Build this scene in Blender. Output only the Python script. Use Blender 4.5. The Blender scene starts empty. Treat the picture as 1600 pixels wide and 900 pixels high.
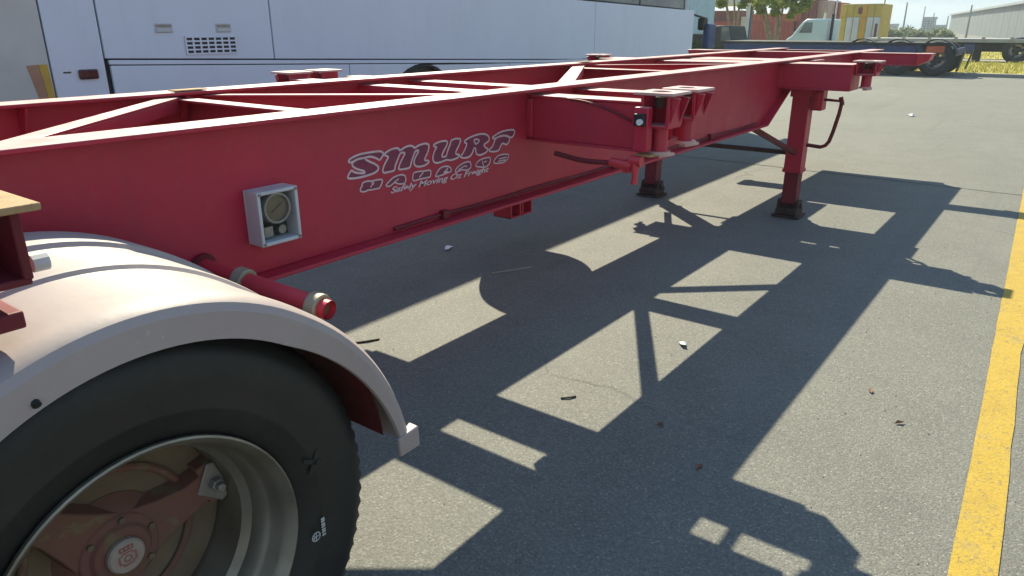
import bpy, bmesh, math, random
from mathutils import Vector, Matrix
rad = math.radians
S = bpy.context.scene
COL = S.collection
random.seed(7)

# ---------------------------------------------------------------- camera
cam = bpy.data.cameras.new('camera')
camo = bpy.data.objects.new('camera', cam)
COL.objects.link(camo)
cam.sensor_width = 36.0
cam.lens = 36.0 * 1132.34 / 1600.0
cam.clip_start = 0.05
cam.clip_end = 3000.0
CR = Vector((0.8003265, 0.5995631, -0.0012719))
CU = Vector((-0.2024449, 0.2722290, 0.9406952))
CF = Vector((-0.5643523, 0.7526058, -0.3392506))
CC = Vector((2.37458, -0.49426, 1.53792))
camo.matrix_world = Matrix(((CR.x, CU.x, -CF.x, CC.x), (CR.y, CU.y, -CF.y, CC.y), (CR.z, CU.z, -CF.z, CC.z), (0, 0, 0, 1)))
S.camera = camo
S.render.resolution_x = 1024
S.render.resolution_y = 576

# ---------------------------------------------------------------- light
TO_SUN = Vector((-0.873, 0.80, 1.0)).normalized()
SUN_EL = math.asin(TO_SUN.z)
SUN_AZ = math.atan2(TO_SUN.x, TO_SUN.y)
W = bpy.data.worlds.new('World'); S.world = W
W.use_nodes = True
wn = W.node_tree; wn.nodes.clear()
sky = wn.nodes.new('ShaderNodeTexSky'); sky.sky_type = 'NISHITA'; sky.sun_disc = False
sky.sun_elevation = SUN_EL; sky.sun_rotation = SUN_AZ
sky.air_density = 1.0; sky.dust_density = 0.0; sky.ozone_density = 2.0; sky.altitude = 10
bg = wn.nodes.new('ShaderNodeBackground'); bg.inputs['Strength'].default_value = 0.15
wo = wn.nodes.new('ShaderNodeOutputWorld')
# thin bright cloud veil: the clear sky is capped at the brightness of pale haze, whiter where the veil is thicker
wtc = wn.nodes.new('ShaderNodeTexCoord'); wmp = wn.nodes.new('ShaderNodeMapping'); wmp.inputs['Scale'].default_value = (1, 1, 4)
wnz = wn.nodes.new('ShaderNodeTexNoise'); wnz.inputs['Scale'].default_value = 3.2; wnz.inputs['Detail'].default_value = 6; wnz.inputs['Roughness'].default_value = .6
wn.links.new(wtc.outputs['Generated'], wmp.inputs[0]); wn.links.new(wmp.outputs[0], wnz.inputs['Vector'])
wrp = wn.nodes.new('ShaderNodeValToRGB'); wrp.color_ramp.elements[0].position = .42; wrp.color_ramp.elements[1].position = .66
wrp.color_ramp.elements[0].color = (.56, .74, .88, 1); wrp.color_ramp.elements[1].color = (.86, .92, .95, 1)
wn.links.new(wnz.outputs['Fac'], wrp.inputs[0])
wsc = wn.nodes.new('ShaderNodeVectorMath'); wsc.operation = 'SCALE'; wsc.inputs['Scale'].default_value = 2.9; wn.links.new(wrp.outputs[0], wsc.inputs[0])
wmin = wn.nodes.new('ShaderNodeVectorMath'); wmin.operation = 'MINIMUM'; wn.links.new(sky.outputs[0], wmin.inputs[0]); wn.links.new(wsc.outputs[0], wmin.inputs[1])
wn.links.new(wmin.outputs[0], bg.inputs[0]); wn.links.new(bg.outputs[0], wo.inputs[0])
sd = bpy.data.lights.new('sun', 'SUN'); sd.energy = 4.8; sd.angle = rad(0.5); sd.color = (1.0, 0.93, 0.70)
so = bpy.data.objects.new('sun', sd); COL.objects.link(so)
so.rotation_euler = TO_SUN.to_track_quat('Z', 'Y').to_euler()
so.location = (-8, 8, 12)
S.view_settings.view_transform = 'Standard'; S.view_settings.look = 'None'
S.view_settings.exposure = 1.02; S.view_settings.gamma = 1.0

# ---------------------------------------------------------------- pixel helpers (photo pixels -> world)
def ray(px, py):
    return CF + CR * ((px - 800) / 1132.34) + CU * ((450 - py) / 1132.34)
def gp(px, py, z=0.0):
    v = ray(px, py); return CC + v * ((z - CC.z) / v.z)
def ypl(px, py, Y):
    v = ray(px, py); return CC + v * ((Y - CC.y) / v.y)

# ---------------------------------------------------------------- materials
class NT:
    def __init__(s, name):
        s.m = bpy.data.materials.new(name); s.m.use_nodes = True
        s.t = s.m.node_tree; s.b = s.t.nodes['Principled BSDF']
        s.tc = s.t.nodes.new('ShaderNodeTexCoord')
    def n(s, typ, **kw):
        x = s.t.nodes.new(typ)
        for k, v in kw.items(): setattr(x, k, v)
        return x
    def l(s, a, b): s.t.links.new(a, b)
    def noise(s, scale, detail=4, rough=.55, vec=None, st=None):
        x = s.n('ShaderNodeTexNoise'); x.inputs['Scale'].default_value = scale
        x.inputs['Detail'].default_value = detail; x.inputs['Roughness'].default_value = rough
        v = vec or s.tc.outputs['Object']
        if st:
            mp = s.n('ShaderNodeMapping'); mp.inputs['Scale'].default_value = st
            s.l(v, mp.inputs[0]); v = mp.outputs[0]
        s.l(v, x.inputs['Vector']); return x.outputs['Fac']
    def ramp(s, fac, stops, interp='LINEAR'):
        r = s.n('ShaderNodeValToRGB'); r.color_ramp.interpolation = interp
        e = r.color_ramp.elements
        while len(e) < len(stops): e.new(0.5)
        for i, (p, c) in enumerate(stops):
            e[i].position = p; e[i].color = tuple(c) + (1,) if len(c) == 3 else c
        s.l(fac, r.inputs[0]); return r.outputs[0]
    def mix(s, fac, a, b, mode='MIX'):
        m = s.n('ShaderNodeMix', data_type='RGBA', blend_type=mode)
        for sock, val in ((m.inputs[0], fac), (m.inputs[6], a), (m.inputs[7], b)):
            if isinstance(val, (int, float)): sock.default_value = val
            elif isinstance(val, tuple): sock.default_value = val + (1,)
            else: s.l(val, sock)
        return m.outputs[2]
    def bump(s, h, strength, dist=.01):
        b = s.n('ShaderNodeBump'); b.inputs['Strength'].default_value = strength; b.inputs['Distance'].default_value = dist
        s.l(h, b.inputs['Height']); s.l(b.outputs[0], s.b.inputs['Normal'])
    def math(s, op, a, b=None):
        m = s.n('ShaderNodeMath', operation=op)
        for i, v in enumerate((a, b)):
            if v is None: continue
            if isinstance(v, (int, float)): m.inputs[i].default_value = v
            else: s.l(v, m.inputs[i])
        return m.outputs[0]
    def col(s, c): s.l(c, s.b.inputs['Base Color'])

M = {}
def worn(name, base, dark, scale=6, rough=.5, spec=.5, metal=0.0, bump=.08, spot=None, spot_at=.66, streak=None):
    t = NT(name)
    a = t.noise(scale, 5); c = t.ramp(a, [(.3, dark), (.7, base)])
    if streak:
        sfac = t.ramp(t.noise(5, 4, .6, st=(1, 1, .12)), [(.55, (0, 0, 0)), (.75, (1, 1, 1))])
        c = t.mix(t.math('MULTIPLY', sfac, .45), c, streak)
    if spot:
        f = t.ramp(t.noise(scale * 5, 6, .65), [(spot_at, (0, 0, 0)), (spot_at + .04, (1, 1, 1))])
        c = t.mix(f, c, spot)
    t.col(c)
    rr = t.ramp(t.noise(scale * 2.3, 3), [(.3, (rough - .08,) * 3), (.7, (min(1, rough + .1),) * 3)])
    t.l(rr, t.b.inputs['Roughness'])
    t.b.inputs['Specular IOR Level'].default_value = spec
    t.b.inputs['Metallic'].default_value = metal
    if bump: t.bump(t.noise(scale * 14, 4), bump, .004)
    M[name] = t.m; return t

t = NT('red_paint')
c = t.ramp(t.noise(1.6, 5), [(.3, (.36, .007, .034)), (.7, (.47, .009, .042))])
fade = t.ramp(t.noise(.55, 4, .6), [(.45, (0, 0, 0)), (.72, (1, 1, 1))])
c = t.mix(t.math('MULTIPLY', fade, .20), c, (.42, .06, .085))
run = t.ramp(t.noise(9, 5, .65, st=(1, 1, .10)), [(.52, (0, 0, 0)), (.74, (1, 1, 1))])
c = t.mix(t.math('MULTIPLY', run, .28), c, (.20, .022, .038))
dust = t.ramp(t.noise(26, 6, .72), [(.52, (0, 0, 0)), (.78, (1, 1, 1))])
c = t.mix(t.math('MULTIPLY', dust, .09), c, (.40, .20, .20))
scr = t.ramp(t.noise(34, 4, .6, st=(1, .09, 1)), [(.70, (0, 0, 0)), (.74, (1, 1, 1))])
c = t.mix(t.math('MULTIPLY', scr, .35), c, (.46, .12, .14))
chip = t.ramp(t.noise(17, 7, .75), [(.725, (0, 0, 0)), (.745, (1, 1, 1))])
c = t.mix(chip, c, (.13, .05, .035)); t.col(c)
t.l(t.ramp(t.noise(5, 5, .65), [(.3, (.36,) * 3), (.7, (.58,) * 3)]), t.b.inputs['Roughness'])
t.b.inputs['Specular IOR Level'].default_value = .5
t.bump(t.math('ADD', t.noise(2.2, 2), t.math('MULTIPLY', t.noise(60, 4), .06)), .12, .02); M['red_paint'] = t.m
worn('red_chalk', (.57, .40, .38), (.48, .28, .27), 5, .42, .6, 0, .12, (.35, .17, .10), .73)  # sun glare on the red tops, painted as pale chalky colour
worn('red_deep', (.17, .010, .022), (.10, .008, .015), 5, .6, .4, 0, .1, (.09, .045, .03), .70)
worn('red_bright', (.55, .03, .05), (.48, .025, .04), 12, .4, .5, 0, .08, (.3, .06, .04), .72)
worn('rust_plate', (.44, .29, .15), (.31, .19, .10), 18, .75, .3, 0, .25, (.16, .06, .03), .62)
worn('rust_dark', (.07, .04, .035), (.03, .02, .02), 14, .8, .3, 0, .3, (.16, .06, .03), .62)
t = NT('fender_plastic')
c = t.ramp(t.noise(3.5, 5), [(.3, (.325, .262, .25)), (.7, (.385, .318, .305))])
g_ = t.ramp(t.noise(7, 6, .7), [(.50, (0, 0, 0)), (.72, (1, 1, 1))]); c = t.mix(t.math('MULTIPLY', g_, .30), c, (.24, .19, .165))
s_ = t.ramp(t.noise(22, 6, .75), [(.66, (0, 0, 0)), (.72, (1, 1, 1))]); c = t.mix(t.math('MULTIPLY', s_, .55), c, (.20, .16, .13))
k_ = t.ramp(t.noise(30, 4, .6, st=(.25, 1.6, 1.6)), [(.68, (0, 0, 0)), (.72, (1, 1, 1))]); c = t.mix(t.math('MULTIPLY', k_, .4), c, (.47, .42, .39))
t.col(c); t.l(t.ramp(t.noise(8, 4), [(.3, (.42,) * 3), (.7, (.62,) * 3)]), t.b.inputs['Roughness']); t.b.inputs['Specular IOR Level'].default_value = .32
t.bump(t.noise(45, 5), .10, .004); M['fender_plastic'] = t.m
worn('fender_inner', (.13, .012, .014), (.08, .01, .012), 6, .7, .3)
worn('steel_grey', (.32, .31, .28), (.20, .19, .17), 12, .45, .5, .55, .15, (.16, .10, .06), .68)
worn('zinc_tan', (.36, .32, .23), (.26, .22, .15), 15, .5, .5, .3, .15)
worn('rim_alloy', (.33, .30, .25), (.18, .15, .11), 5, .45, .5, .6, .1, (.2, .15, .1), .70)
worn('hub_red', (.19, .080, .062), (.135, .085, .055), 4, .8, .2, 0, .25, (.17, .12, .07), .56)
worn('hub_dirt', (.185, .135, .085), (.13, .095, .06), 7, .8, .2, 0, .3, (.2, .12, .05), .66)
worn('cap_pale', (.36, .29, .25), (.28, .22, .18), 20, .5)
worn('black_plastic', (.02, .02, .022), (.012, .012, .014), 10, .5, .4)
worn('box_grey', (.56, .56, .58), (.46, .46, .48), 10, .5, .5, 0, .05, (.25, .24, .23), .72)
worn('dial_face', (.16, .128, .085), (.10, .08, .055), 16, .35, .5)
worn('box_dark', (.05, .06, .06), (.03, .035, .035), 14, .6)
worn('white_light', (.75, .78, .78), (.65, .68, .68), 12, .3)
t = NT('bus_white')
c = t.ramp(t.noise(.8, 4), [(.3, (.64, .68, .78)), (.7, (.69, .73, .83))])
d_ = t.ramp(t.noise(6, 6, .65, st=(1, 1, .25)), [(.48, (0, 0, 0)), (.75, (1, 1, 1))]); c = t.mix(t.math('MULTIPLY', d_, .22), c, (.50, .53, .58)); t.col(c)
t.b.inputs['Roughness'].default_value = .28; t.b.inputs['Specular IOR Level'].default_value = .5
t.bump(t.noise(1.3, 2), .25, .03); M['bus_white'] = t.m
worn('bus_corner', (.60, .585, .55), (.47, .455, .42), 2, .5, .4)
worn('bus_front', (.42, .58, .60), (.36, .52, .55), 1.5, .3, .5)
worn('yellow_tape', (.56, .36, .05), (.45, .27, .06), 7, .4)
worn('amber_tape', (.40, .22, .13), (.34, .17, .11), 7, .4)
worn('lamp_red', (.10, .015, .015), (.05, .01, .01), 10, .25)
worn('navy_paint', (.03, .055, .16), (.02, .04, .12), 3, .5)
worn('chassis_dark', (.02, .022, .03), (.012, .013, .018), 3, .7)
worn('deck_grey', (.34, .35, .36), (.26, .27, .28), 3, .6)
worn('orange_lamp', (.60, .12, .04), (.42, .08, .03), 3, .5)
worn('container_red', (.34, .055, .05), (.26, .04, .04), 1.2, .55, .4, 0, .05, (.2, .09, .06), .72)
worn('container_maroon', (.16, .03, .045), (.12, .025, .035), 1.2, .55)
worn('container_pink', (.44, .33, .36), (.38, .28, .3), 1.2, .55)
worn('container_orange', (.45, .10, .05), (.36, .07, .04), 1.2, .55)
worn('yellow_panel', (.55, .40, .07), (.42, .30, .06), 1.5, .55)
worn('amber_panel', (.58, .33, .03), (.5, .27, .03), 1.5, .55)
worn('white_panel', (.58, .60, .60), (.48, .50, .50), 1.5, .5)
worn('warehouse_wall', (.125, .15, .165), (.11, .135, .15), .3, .6)
worn('warehouse_roof', (.28, .31, .32), (.24, .27, .28), .3, .5)
worn('tower_wall', (.26, .31, .38), (.22, .27, .33), .2, .6)
worn('pole_metal', (.36, .36, .34), (.28, .28, .27), 2, .5, .5, .3)
worn('cream_paint', (.62, .58, .40), (.52, .48, .33), 2, .5)
worn('cab_paint', (.55, .66, .70), (.48, .60, .64), 1.5, .35)
worn('bark', (.30, .25, .20), (.17, .13, .10), 6, .85, .2, 0, .4)
worn('concrete', (.30, .29, .27), (.24, .23, .21), 2, .85, .2, 0, .2)
worn('paper', (.75, .77, .80), (.65, .67, .7), 30, .8)
worn('twig', (.05, .035, .025), (.03, .02, .015), 40, .9)
worn('dry_leaf', (.20, .09, .05), (.12, .06, .035), 40, .8)
worn('decal_line', (.68, .52, .55), (.56, .40, .43), 26, .6, .3, 0, 0)
worn('decal_fill', (.23, .032, .075), (.18, .026, .06), 20, .5, .4, 0, 0)
worn('tyre_print', (.50, .50, .50), (.38, .38, .38), 60, .7, .3, 0, 0)
worn('emblem_red', (.36, .12, .10), (.28, .09, .08), 30, .6, .3, 0, 0)

def leafmat(name, cols):
    t = NT(name)
    oi = t.n('ShaderNodeNewGeometry')
    c = t.ramp(oi.outputs['Random Per Island'], [(i / (len(cols) - 1), q) for i, q in enumerate(cols)])
    t.col(c); t.b.inputs['Roughness'].default_value = .6
    t.b.inputs['Specular IOR Level'].default_value = .3
    tr = t.n('ShaderNodeBsdfTranslucent'); t.l(c, tr.inputs[0])
    mx = t.n('ShaderNodeMixShader'); mx.inputs[0].default_value = .35
    t.l(t.b.outputs[0], mx.inputs[1]); t.l(tr.outputs[0], mx.inputs[2])
    t.l(mx.outputs[0], t.t.nodes['Material Output'].inputs[0]); M[name] = t.m
leafmat('leaf_yellowgreen', [(.12, .17, .03), (.26, .31, .05), (.17, .23, .05), (.34, .36, .08)])
leafmat('leaf_olive', [(.05, .07, .02), (.10, .11, .03), (.08, .10, .035), (.14, .13, .04)])
leafmat('leaf_far', [(.14, .18, .09), (.22, .26, .13), (.18, .22, .12), (.28, .31, .16)])
leafmat('grass_dry', [(.30, .28, .05), (.42, .36, .09), (.24, .27, .05), (.50, .42, .13)])

# rubber
t = NT('tyre_rubber')
c = t.ramp(t.noise(5, 5), [(.3, (.006, .006, .0065)), (.72, (.016, .0145, .013))])
dd = t.ramp(t.noise(60, 3), [(.45, (0, 0, 0)), (.8, (1, 1, 1))])
c = t.mix(t.math('MULTIPLY', dd, .12), c, (.07, .062, .055)); t.col(c)
t.b.inputs['Roughness'].default_value = .55; t.bump(t.noise(90, 3), .12, .002); M['tyre_rubber'] = t.m
t = NT('tyre_far'); t.col(t.ramp(t.noise(3, 3), [(.3, (.018, .019, .022)), (.7, (.035, .036, .04))])); t.b.inputs['Roughness'].default_value = .8; M['tyre_far'] = t.m

# glass panes: dark reflecting glass
def glassy(name, c0, c1, rough=.08):
    t = NT(name); t.col(t.ramp(t.noise(1.5, 4), [(.35, c0), (.65, c1)]))
    t.b.inputs['Roughness'].default_value = rough; t.b.inputs['Specular IOR Level'].default_value = .8; M[name] = t.m
glassy('bus_glass', (.03, .04, .045), (.11, .13, .13))
glassy('cab_glass', (.06, .07, .09), (.12, .14, .16))
glassy('lens_clear', (.55, .58, .58), (.7, .72, .72))

# asphalt
t = NT('asphalt')
P = t.tc.outputs['Object']
big = t.noise(.35, 5, .6); mid = t.noise(2.6, 5, .6); fine = t.noise(95, 3, .7)
vor = t.n('ShaderNodeTexVoronoi'); vor.inputs['Scale'].default_value = 155; t.l(P, vor.inputs['Vector'])
c = t.ramp(big, [(.3, (.165, .161, .138)), (.7, (.205, .199, .170))])
c = t.mix(t.ramp(mid, [(.35, (0, 0, 0)), (.75, (.5, .5, .5))]), c, (.115, .112, .10))
sep = t.n('ShaderNodeSeparateColor'); t.l(vor.outputs['Color'], sep.inputs[0])
light = t.ramp(sep.outputs[0], [(.60, (0, 0, 0)), (.95, (1, 1, 1))])
darkf = t.ramp(sep.outputs[1], [(.62, (0, 0, 0)), (.92, (1, 1, 1))])
c = t.mix(t.math('MULTIPLY', light, .42), c, (.34, .33, .27))
c = t.mix(t.math('MULTIPLY', darkf, .38), c, (.07, .067, .062))
c = t.mix(t.math('MULTIPLY', t.ramp(fine, [(.4, (0, 0, 0)), (.75, (1, 1, 1))]), .35), c, (.07, .068, .06))
oil = t.ramp(t.noise(.9, 6, .7), [(.62, (0, 0, 0)), (.74, (1, 1, 1))])
c = t.mix(t.math('MULTIPLY', oil, .30), c, (.08, .072, .062))
spill = t.ramp(t.noise(.42, 7, .72), [(.58, (0, 0, 0)), (.66, (1, 1, 1))])
c = t.mix(t.math('MULTIPLY', spill, .26), c, (.085, .08, .072))
trk = t.ramp(t.noise(1.5, 5, .6, st=(2.2, .07, 1)), [(.56, (0, 0, 0)), (.68, (1, 1, 1))])
c = t.mix(t.math('MULTIPLY', trk, .22), c, (.09, .086, .08))
pale = t.ramp(t.noise(.8, 5, .65, st=(1, .35, 1)), [(.55, (0, 0, 0)), (.72, (1, 1, 1))])
c = t.mix(t.math('MULTIPLY', pale, .22), c, (.28, .27, .235))
wrp_ = t.n('ShaderNodeTexNoise'); wrp_.inputs['Scale'].default_value = 1.8; wrp_.inputs['Detail'].default_value = 5; t.l(P, wrp_.inputs['Vector'])
wv_ = t.n('ShaderNodeMixRGB'); wv_.inputs[0].default_value = .35; t.l(P, wv_.inputs[1]); t.l(wrp_.outputs['Color'], wv_.inputs[2])
ck = t.n('ShaderNodeTexVoronoi', feature='DISTANCE_TO_EDGE'); ck.inputs['Scale'].default_value = .42; t.l(wv_.outputs[0], ck.inputs['Vector'])
ckf = t.math('MULTIPLY', t.ramp(ck.outputs['Distance'], [(.0, (1, 1, 1)), (.004, (0, 0, 0))]), t.ramp(t.noise(.5, 3), [(.50, (0, 0, 0)), (.58, (1, 1, 1))]))
c = t.mix(t.math('MULTIPLY', ckf, .6), c, (.05, .048, .045))
stone = t.ramp(sep.outputs[2], [(.975, (0, 0, 0)), (.99, (1, 1, 1))]); c = t.mix(t.math('MULTIPLY', stone, .4), c, (.42, .40, .35))
c = t.mix(1.0, c, (.89, .895, .93), 'MULTIPLY'); t.col(c); t.b.inputs['Roughness'].default_value = .78; t.b.inputs['Specular IOR Level'].default_value = .35
hb = t.math('ADD', t.math('MULTIPLY', vor.outputs['Distance'], -1.0), t.math('MULTIPLY', fine, .6))
t.bump(hb, .40, .004); M['asphalt'] = t.m

# worn yellow line paint
t = NT('yellow_line')
n1 = t.noise(9, 6, .65); c = t.ramp(n1, [(.3, (.37, .238, .017)), (.7, (.44, .29, .025))])
v = t.n('ShaderNodeTexVoronoi', feature='DISTANCE_TO_EDGE'); v.inputs['Scale'].default_value = 16
wv = t.n('ShaderNodeMixRGB'); wv.inputs[0].default_value = .12
nz = t.n('ShaderNodeTexNoise'); nz.inputs['Scale'].default_value = 12; t.l(t.tc.outputs['Object'], nz.inputs['Vector'])
t.l(t.tc.outputs['Object'], wv.inputs[1]); t.l(nz.outputs['Color'], wv.inputs[2]); t.l(wv.outputs[0], v.inputs['Vector'])
crk = t.ramp(v.outputs['Distance'], [(.0, (1, 1, 1)), (.026, (0, 0, 0))])
gate = t.ramp(t.noise(3.2, 3), [(.40, (0, 0, 0)), (.52, (1, 1, 1))])
c = t.mix(t.math('MULTIPLY', crk, t.math('MULTIPLY', gate, .7)), c, (.17, .12, .05))
pit = t.ramp(t.noise(70, 4, .7), [(.56, (0, 0, 0)), (.66, (1, 1, 1))])
c = t.mix(t.math('MULTIPLY', pit, .75), c, (.13, .11, .07))
wear = t.math('MULTIPLY', t.ramp(t.noise(4.5, 6, .75), [(.56, (0, 0, 0)), (.68, (1, 1, 1))]), t.ramp(t.noise(120, 3, .7), [(.40, (0, 0, 0)), (.55, (1, 1, 1))]))
c = t.mix(t.math('MULTIPLY', wear, .8), c, (.16, .14, .10))
scf = t.ramp(t.noise(2.4, 4, .6), [(.5, (0, 0, 0)), (.72, (1, 1, 1))]); c = t.mix(t.math('MULTIPLY', scf, .3), c, (.30, .20, .04))
t.col(c); t.b.inputs['Roughness'].default_value = .7; t.bump(t.noise(95, 3), .5, .005); M['yellow_line'] = t.m

t = NT('grass_ground')
c = t.ramp(t.noise(.5, 6, .7), [(.3, (.26, .24, .04)), (.55, (.40, .34, .07)), (.75, (.20, .22, .04))]); t.col(c)
t.b.inputs['Roughness'].default_value = .95; t.bump(t.noise(12, 4), .8, .05); M['grass_ground'] = t.m
t = NT('joint_seal'); t.col(t.ramp(t.noise(20, 4), [(.3, (.03, .03, .03)), (.7, (.07, .068, .06))])); t.b.inputs['Roughness'].default_value = .9; M['joint_seal'] = t.m

# ---------------------------------------------------------------- object helpers
def tag(o, label=None, cat=None, group=None, kind=None):
    for k, v in (('label', label), ('category', cat), ('group', group), ('kind', kind)):
        if v: o[k] = v
    return o
def empty(name, loc, label, cat, group=None, rz=0):
    o = bpy.data.objects.new(name, None); o.empty_display_size = .2; o.location = loc; o.rotation_euler.z = rz
    COL.objects.link(o); return tag(o, label, cat, group)
def wloc(o):
    v = Vector((0, 0, 0))
    while o: v += o.location; o = o.parent
    return v
def copy_tree(o, parent=None):
    c = o.copy(); COL.objects.link(c)
    if parent is not None: c.parent = parent
    for ch in list(o.children): copy_tree(ch, c)
    return c

class MB:
    def __init__(s): s.v = []; s.f = []; s.mi = []
    def add(s, vs, fs, mi=0):
        o = len(s.v); s.v += [tuple(v) for v in vs]; s.f += [tuple(o + i for i in f) for f in fs]; s.mi += [mi] * len(fs); return s
    def box(s, a, b, mi=0):
        (x0, y0, z0), (x1, y1, z1) = a, b
        if x0 > x1: x0, x1 = x1, x0
        if y0 > y1: y0, y1 = y1, y0
        if z0 > z1: z0, z1 = z1, z0
        return s.add([(x0, y0, z0), (x1, y0, z0), (x1, y1, z0), (x0, y1, z0), (x0, y0, z1), (x1, y0, z1), (x1, y1, z1), (x0, y1, z1)],
                     [(0, 3, 2, 1), (4, 5, 6, 7), (0, 1, 5, 4), (1, 2, 6, 5), (2, 3, 7, 6), (3, 0, 4, 7)], mi)
    def beam(s, p, q, w, h, up=(0, 0, 1), mi=0):
        p = Vector(p); q = Vector(q); d = (q - p).normalized(); r = d.cross(Vector(up)).normalized(); u = r.cross(d)
        vs = [e + r * (sx * w / 2) + u * (sz * h / 2) for e in (p, q) for sx, sz in ((-1, -1), (1, -1), (1, 1), (-1, 1))]
        return s.add(vs, [(0, 1, 2, 3), (7, 6, 5, 4), (0, 4, 5, 1), (1, 5, 6, 2), (2, 6, 7, 3), (3, 7, 4, 0)], mi)
    def prism(s, poly, axis, a, b, mi=0):
        # poly: 2d points; axis 0: (y,z) extruded along x, 1: (x,z) along y, 2: (x,y) along z
        def mk(p, t): return {0: (t, p[0], p[1]), 1: (p[0], t, p[1]), 2: (p[0], p[1], t)}[axis]
        n = len(poly); ar = sum(poly[i][0] * poly[(i + 1) % n][1] - poly[(i + 1) % n][0] * poly[i][1] for i in range(n))
        if (ar < 0) != (axis == 1): poly = poly[::-1]
        vs = [mk(p, min(a, b)) for p in poly] + [mk(p, max(a, b)) for p in poly]
        fs = [tuple(range(n))[::-1], tuple(range(n, 2 * n))] + [(i, (i + 1) % n, n + (i + 1) % n, n + i) for i in range(n)]
        return s.add(vs, fs, mi)
    def tube(s, pts, r, n=12, caps=True, mi=0):
        pts = [Vector(p) for p in pts]; rs = r if isinstance(r, (list, tuple)) else [r] * len(pts)
        vs = []; prev = None
        for i, p in enumerate(pts):
            d = (pts[min(i + 1, len(pts) - 1)] - pts[max(i - 1, 0)]).normalized()
            if prev is None:
                a = d.cross(Vector((0, 0, 1)) if abs(d.z) < .9 else Vector((1, 0, 0))).normalized()
            else: a = (prev - d * prev.dot(d)).normalized()
            prev = a; b = d.cross(a)
            vs += [p + (a * math.cos(2 * math.pi * k / n) + b * math.sin(2 * math.pi * k / n)) * rs[i] for k in range(n)]
        fs = [(i * n + k, i * n + (k + 1) % n, (i + 1) * n + (k + 1) % n, (i + 1) * n + k) for i in range(len(pts) - 1) for k in range(n)]
        if caps: fs += [tuple(range(n))[::-1], tuple(range((len(pts) - 1) * n, len(pts) * n))]
        return s.add(vs, fs, mi)
    def lathe(s, prof, c, n=64, axis=0, closed=False, rmod=None, mi=0):
        # prof: (t, r) along axis from centre c
        c = Vector(c); vs = []
        for j, (tt, r) in enumerate(prof):
            for k in range(n):
                an = 2 * math.pi * k / n; rr = r * (rmod(j, k) if rmod else 1)
                q = (tt, rr * math.cos(an), rr * math.sin(an))
                vs.append(c + Vector({0: q, 1: (q[1], q[0], q[2]), 2: (q[1], q[2], q[0])}[axis]))
        m = len(prof); fs = []
        for j in range(m if closed else m - 1):
            for k in range(n):
                a, b = j * n, ((j + 1) % m) * n
                fs.append((a + k, b + k, b + (k + 1) % n, a + (k + 1) % n))
        return s.add(vs, fs, mi)
    def disc(s, c, r, n=32, axis=0, mi=0):
        return s.lathe([(0, r), (0, .0001)], c, n, axis, mi=mi)
    def build(s, name, mats, parent=None, bevel=0, sharp=32, fade=False):
        if not isinstance(mats, (list, tuple)): mats = [mats]
        base = wloc(parent) if parent else Vector((0, 0, 0))
        me = bpy.data.meshes.new(name)
        me.from_pydata([tuple(Vector(v) - base) for v in s.v], [], s.f)
        bm = bmesh.new(); bm.from_mesh(me); bmesh.ops.recalc_face_normals(bm, faces=bm.faces); bm.to_mesh(me); bm.free()
        for m in mats: me.materials.append(M[m])
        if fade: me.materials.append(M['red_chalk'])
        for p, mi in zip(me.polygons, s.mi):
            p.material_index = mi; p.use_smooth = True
            if fade and p.normal.z > .8 and p.center.z + base.z > 1.15: p.material_index = len(mats)  # high upward faces get the painted sun glare
        me.set_sharp_from_angle(angle=rad(sharp))
        o = bpy.data.objects.new(name, me); COL.objects.link(o)
        if parent: o.parent = parent
        if bevel:
            b = o.modifiers.new('bevel', 'BEVEL'); b.width = bevel; b.segments = 2; b.limit_method = 'ANGLE'; b.angle_limit = rad(40)
        return o

# ================================================================ SETTING
def sheet(name, pts, z, mat):
    mb = MB(); mb.add([(x, y, z) for x, y in pts], [tuple(range(len(pts)))])
    return tag(mb.build(name, mat), kind='structure')
sheet('ground', [(-520, -200), (520, -200), (520, 640), (-520, 640)], -0.012, 'asphalt')
yard = sheet('yard_pavement', [(-60, -25), (60, -25), (60, 29.6), (-60, 26.0)], 0.0, 'asphalt')
# painted line: straight strip with slightly ragged edges
pl = MB(); rng = random.Random(3); vs = []; N = 130
for i in range(N + 1):
    y = -3 + 27.0 * i / N; x0 = 2.368 - .0285 * (y - 1.67); w = .122
    vs += [(x0 + rng.uniform(-.003, .003), y, .004), (x0 + w + rng.uniform(-.003, .003) + (.006 if y > 3.7 else 0), y, .004)]
pl.add(vs, [(2 * i, 2 * i + 1, 2 * i + 3, 2 * i + 2) for i in range(N)])
tag(pl.build('painted_line', 'yellow_line'), kind='structure')
jn = MB(); vs = []
for i in range(41):
    x = -3 + 9 * i / 40; y = 8.05 - .045 * (x - .11) + rng.uniform(-.008, .008); w = .007 + rng.uniform(0, .006)
    vs += [(x, y - w, .003), (x, y + w, .003)]
jn.add(vs, [(2 * i, 2 * i + 2, 2 * i + 3, 2 * i + 1) for i in range(40)])
tag(jn.build('pavement_joint', 'joint_seal'), kind='structure')
kb = MB(); kb.prism([(-60, 26.0), (60, 29.6), (60, 29.85), (-60, 26.25)], 2, -.01, .11)
tag(kb.build('kerb', 'concrete', None, .02), kind='structure')
sheet('grass_verge', [(-60, 26.25), (60, 29.85), (60, 38.2), (-60, 38.2)], .05, 'grass_ground')
sheet('road', [(-200, 38.2), (200, 38.2), (200, 42.5), (-200, 42.5)], .02, 'concrete')
sheet('grass_field', [(-300, 42.5), (300, 42.5), (300, 62), (-300, 62)], .05, 'grass_ground')
tf = MB(); rng = random.Random(11)
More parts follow.
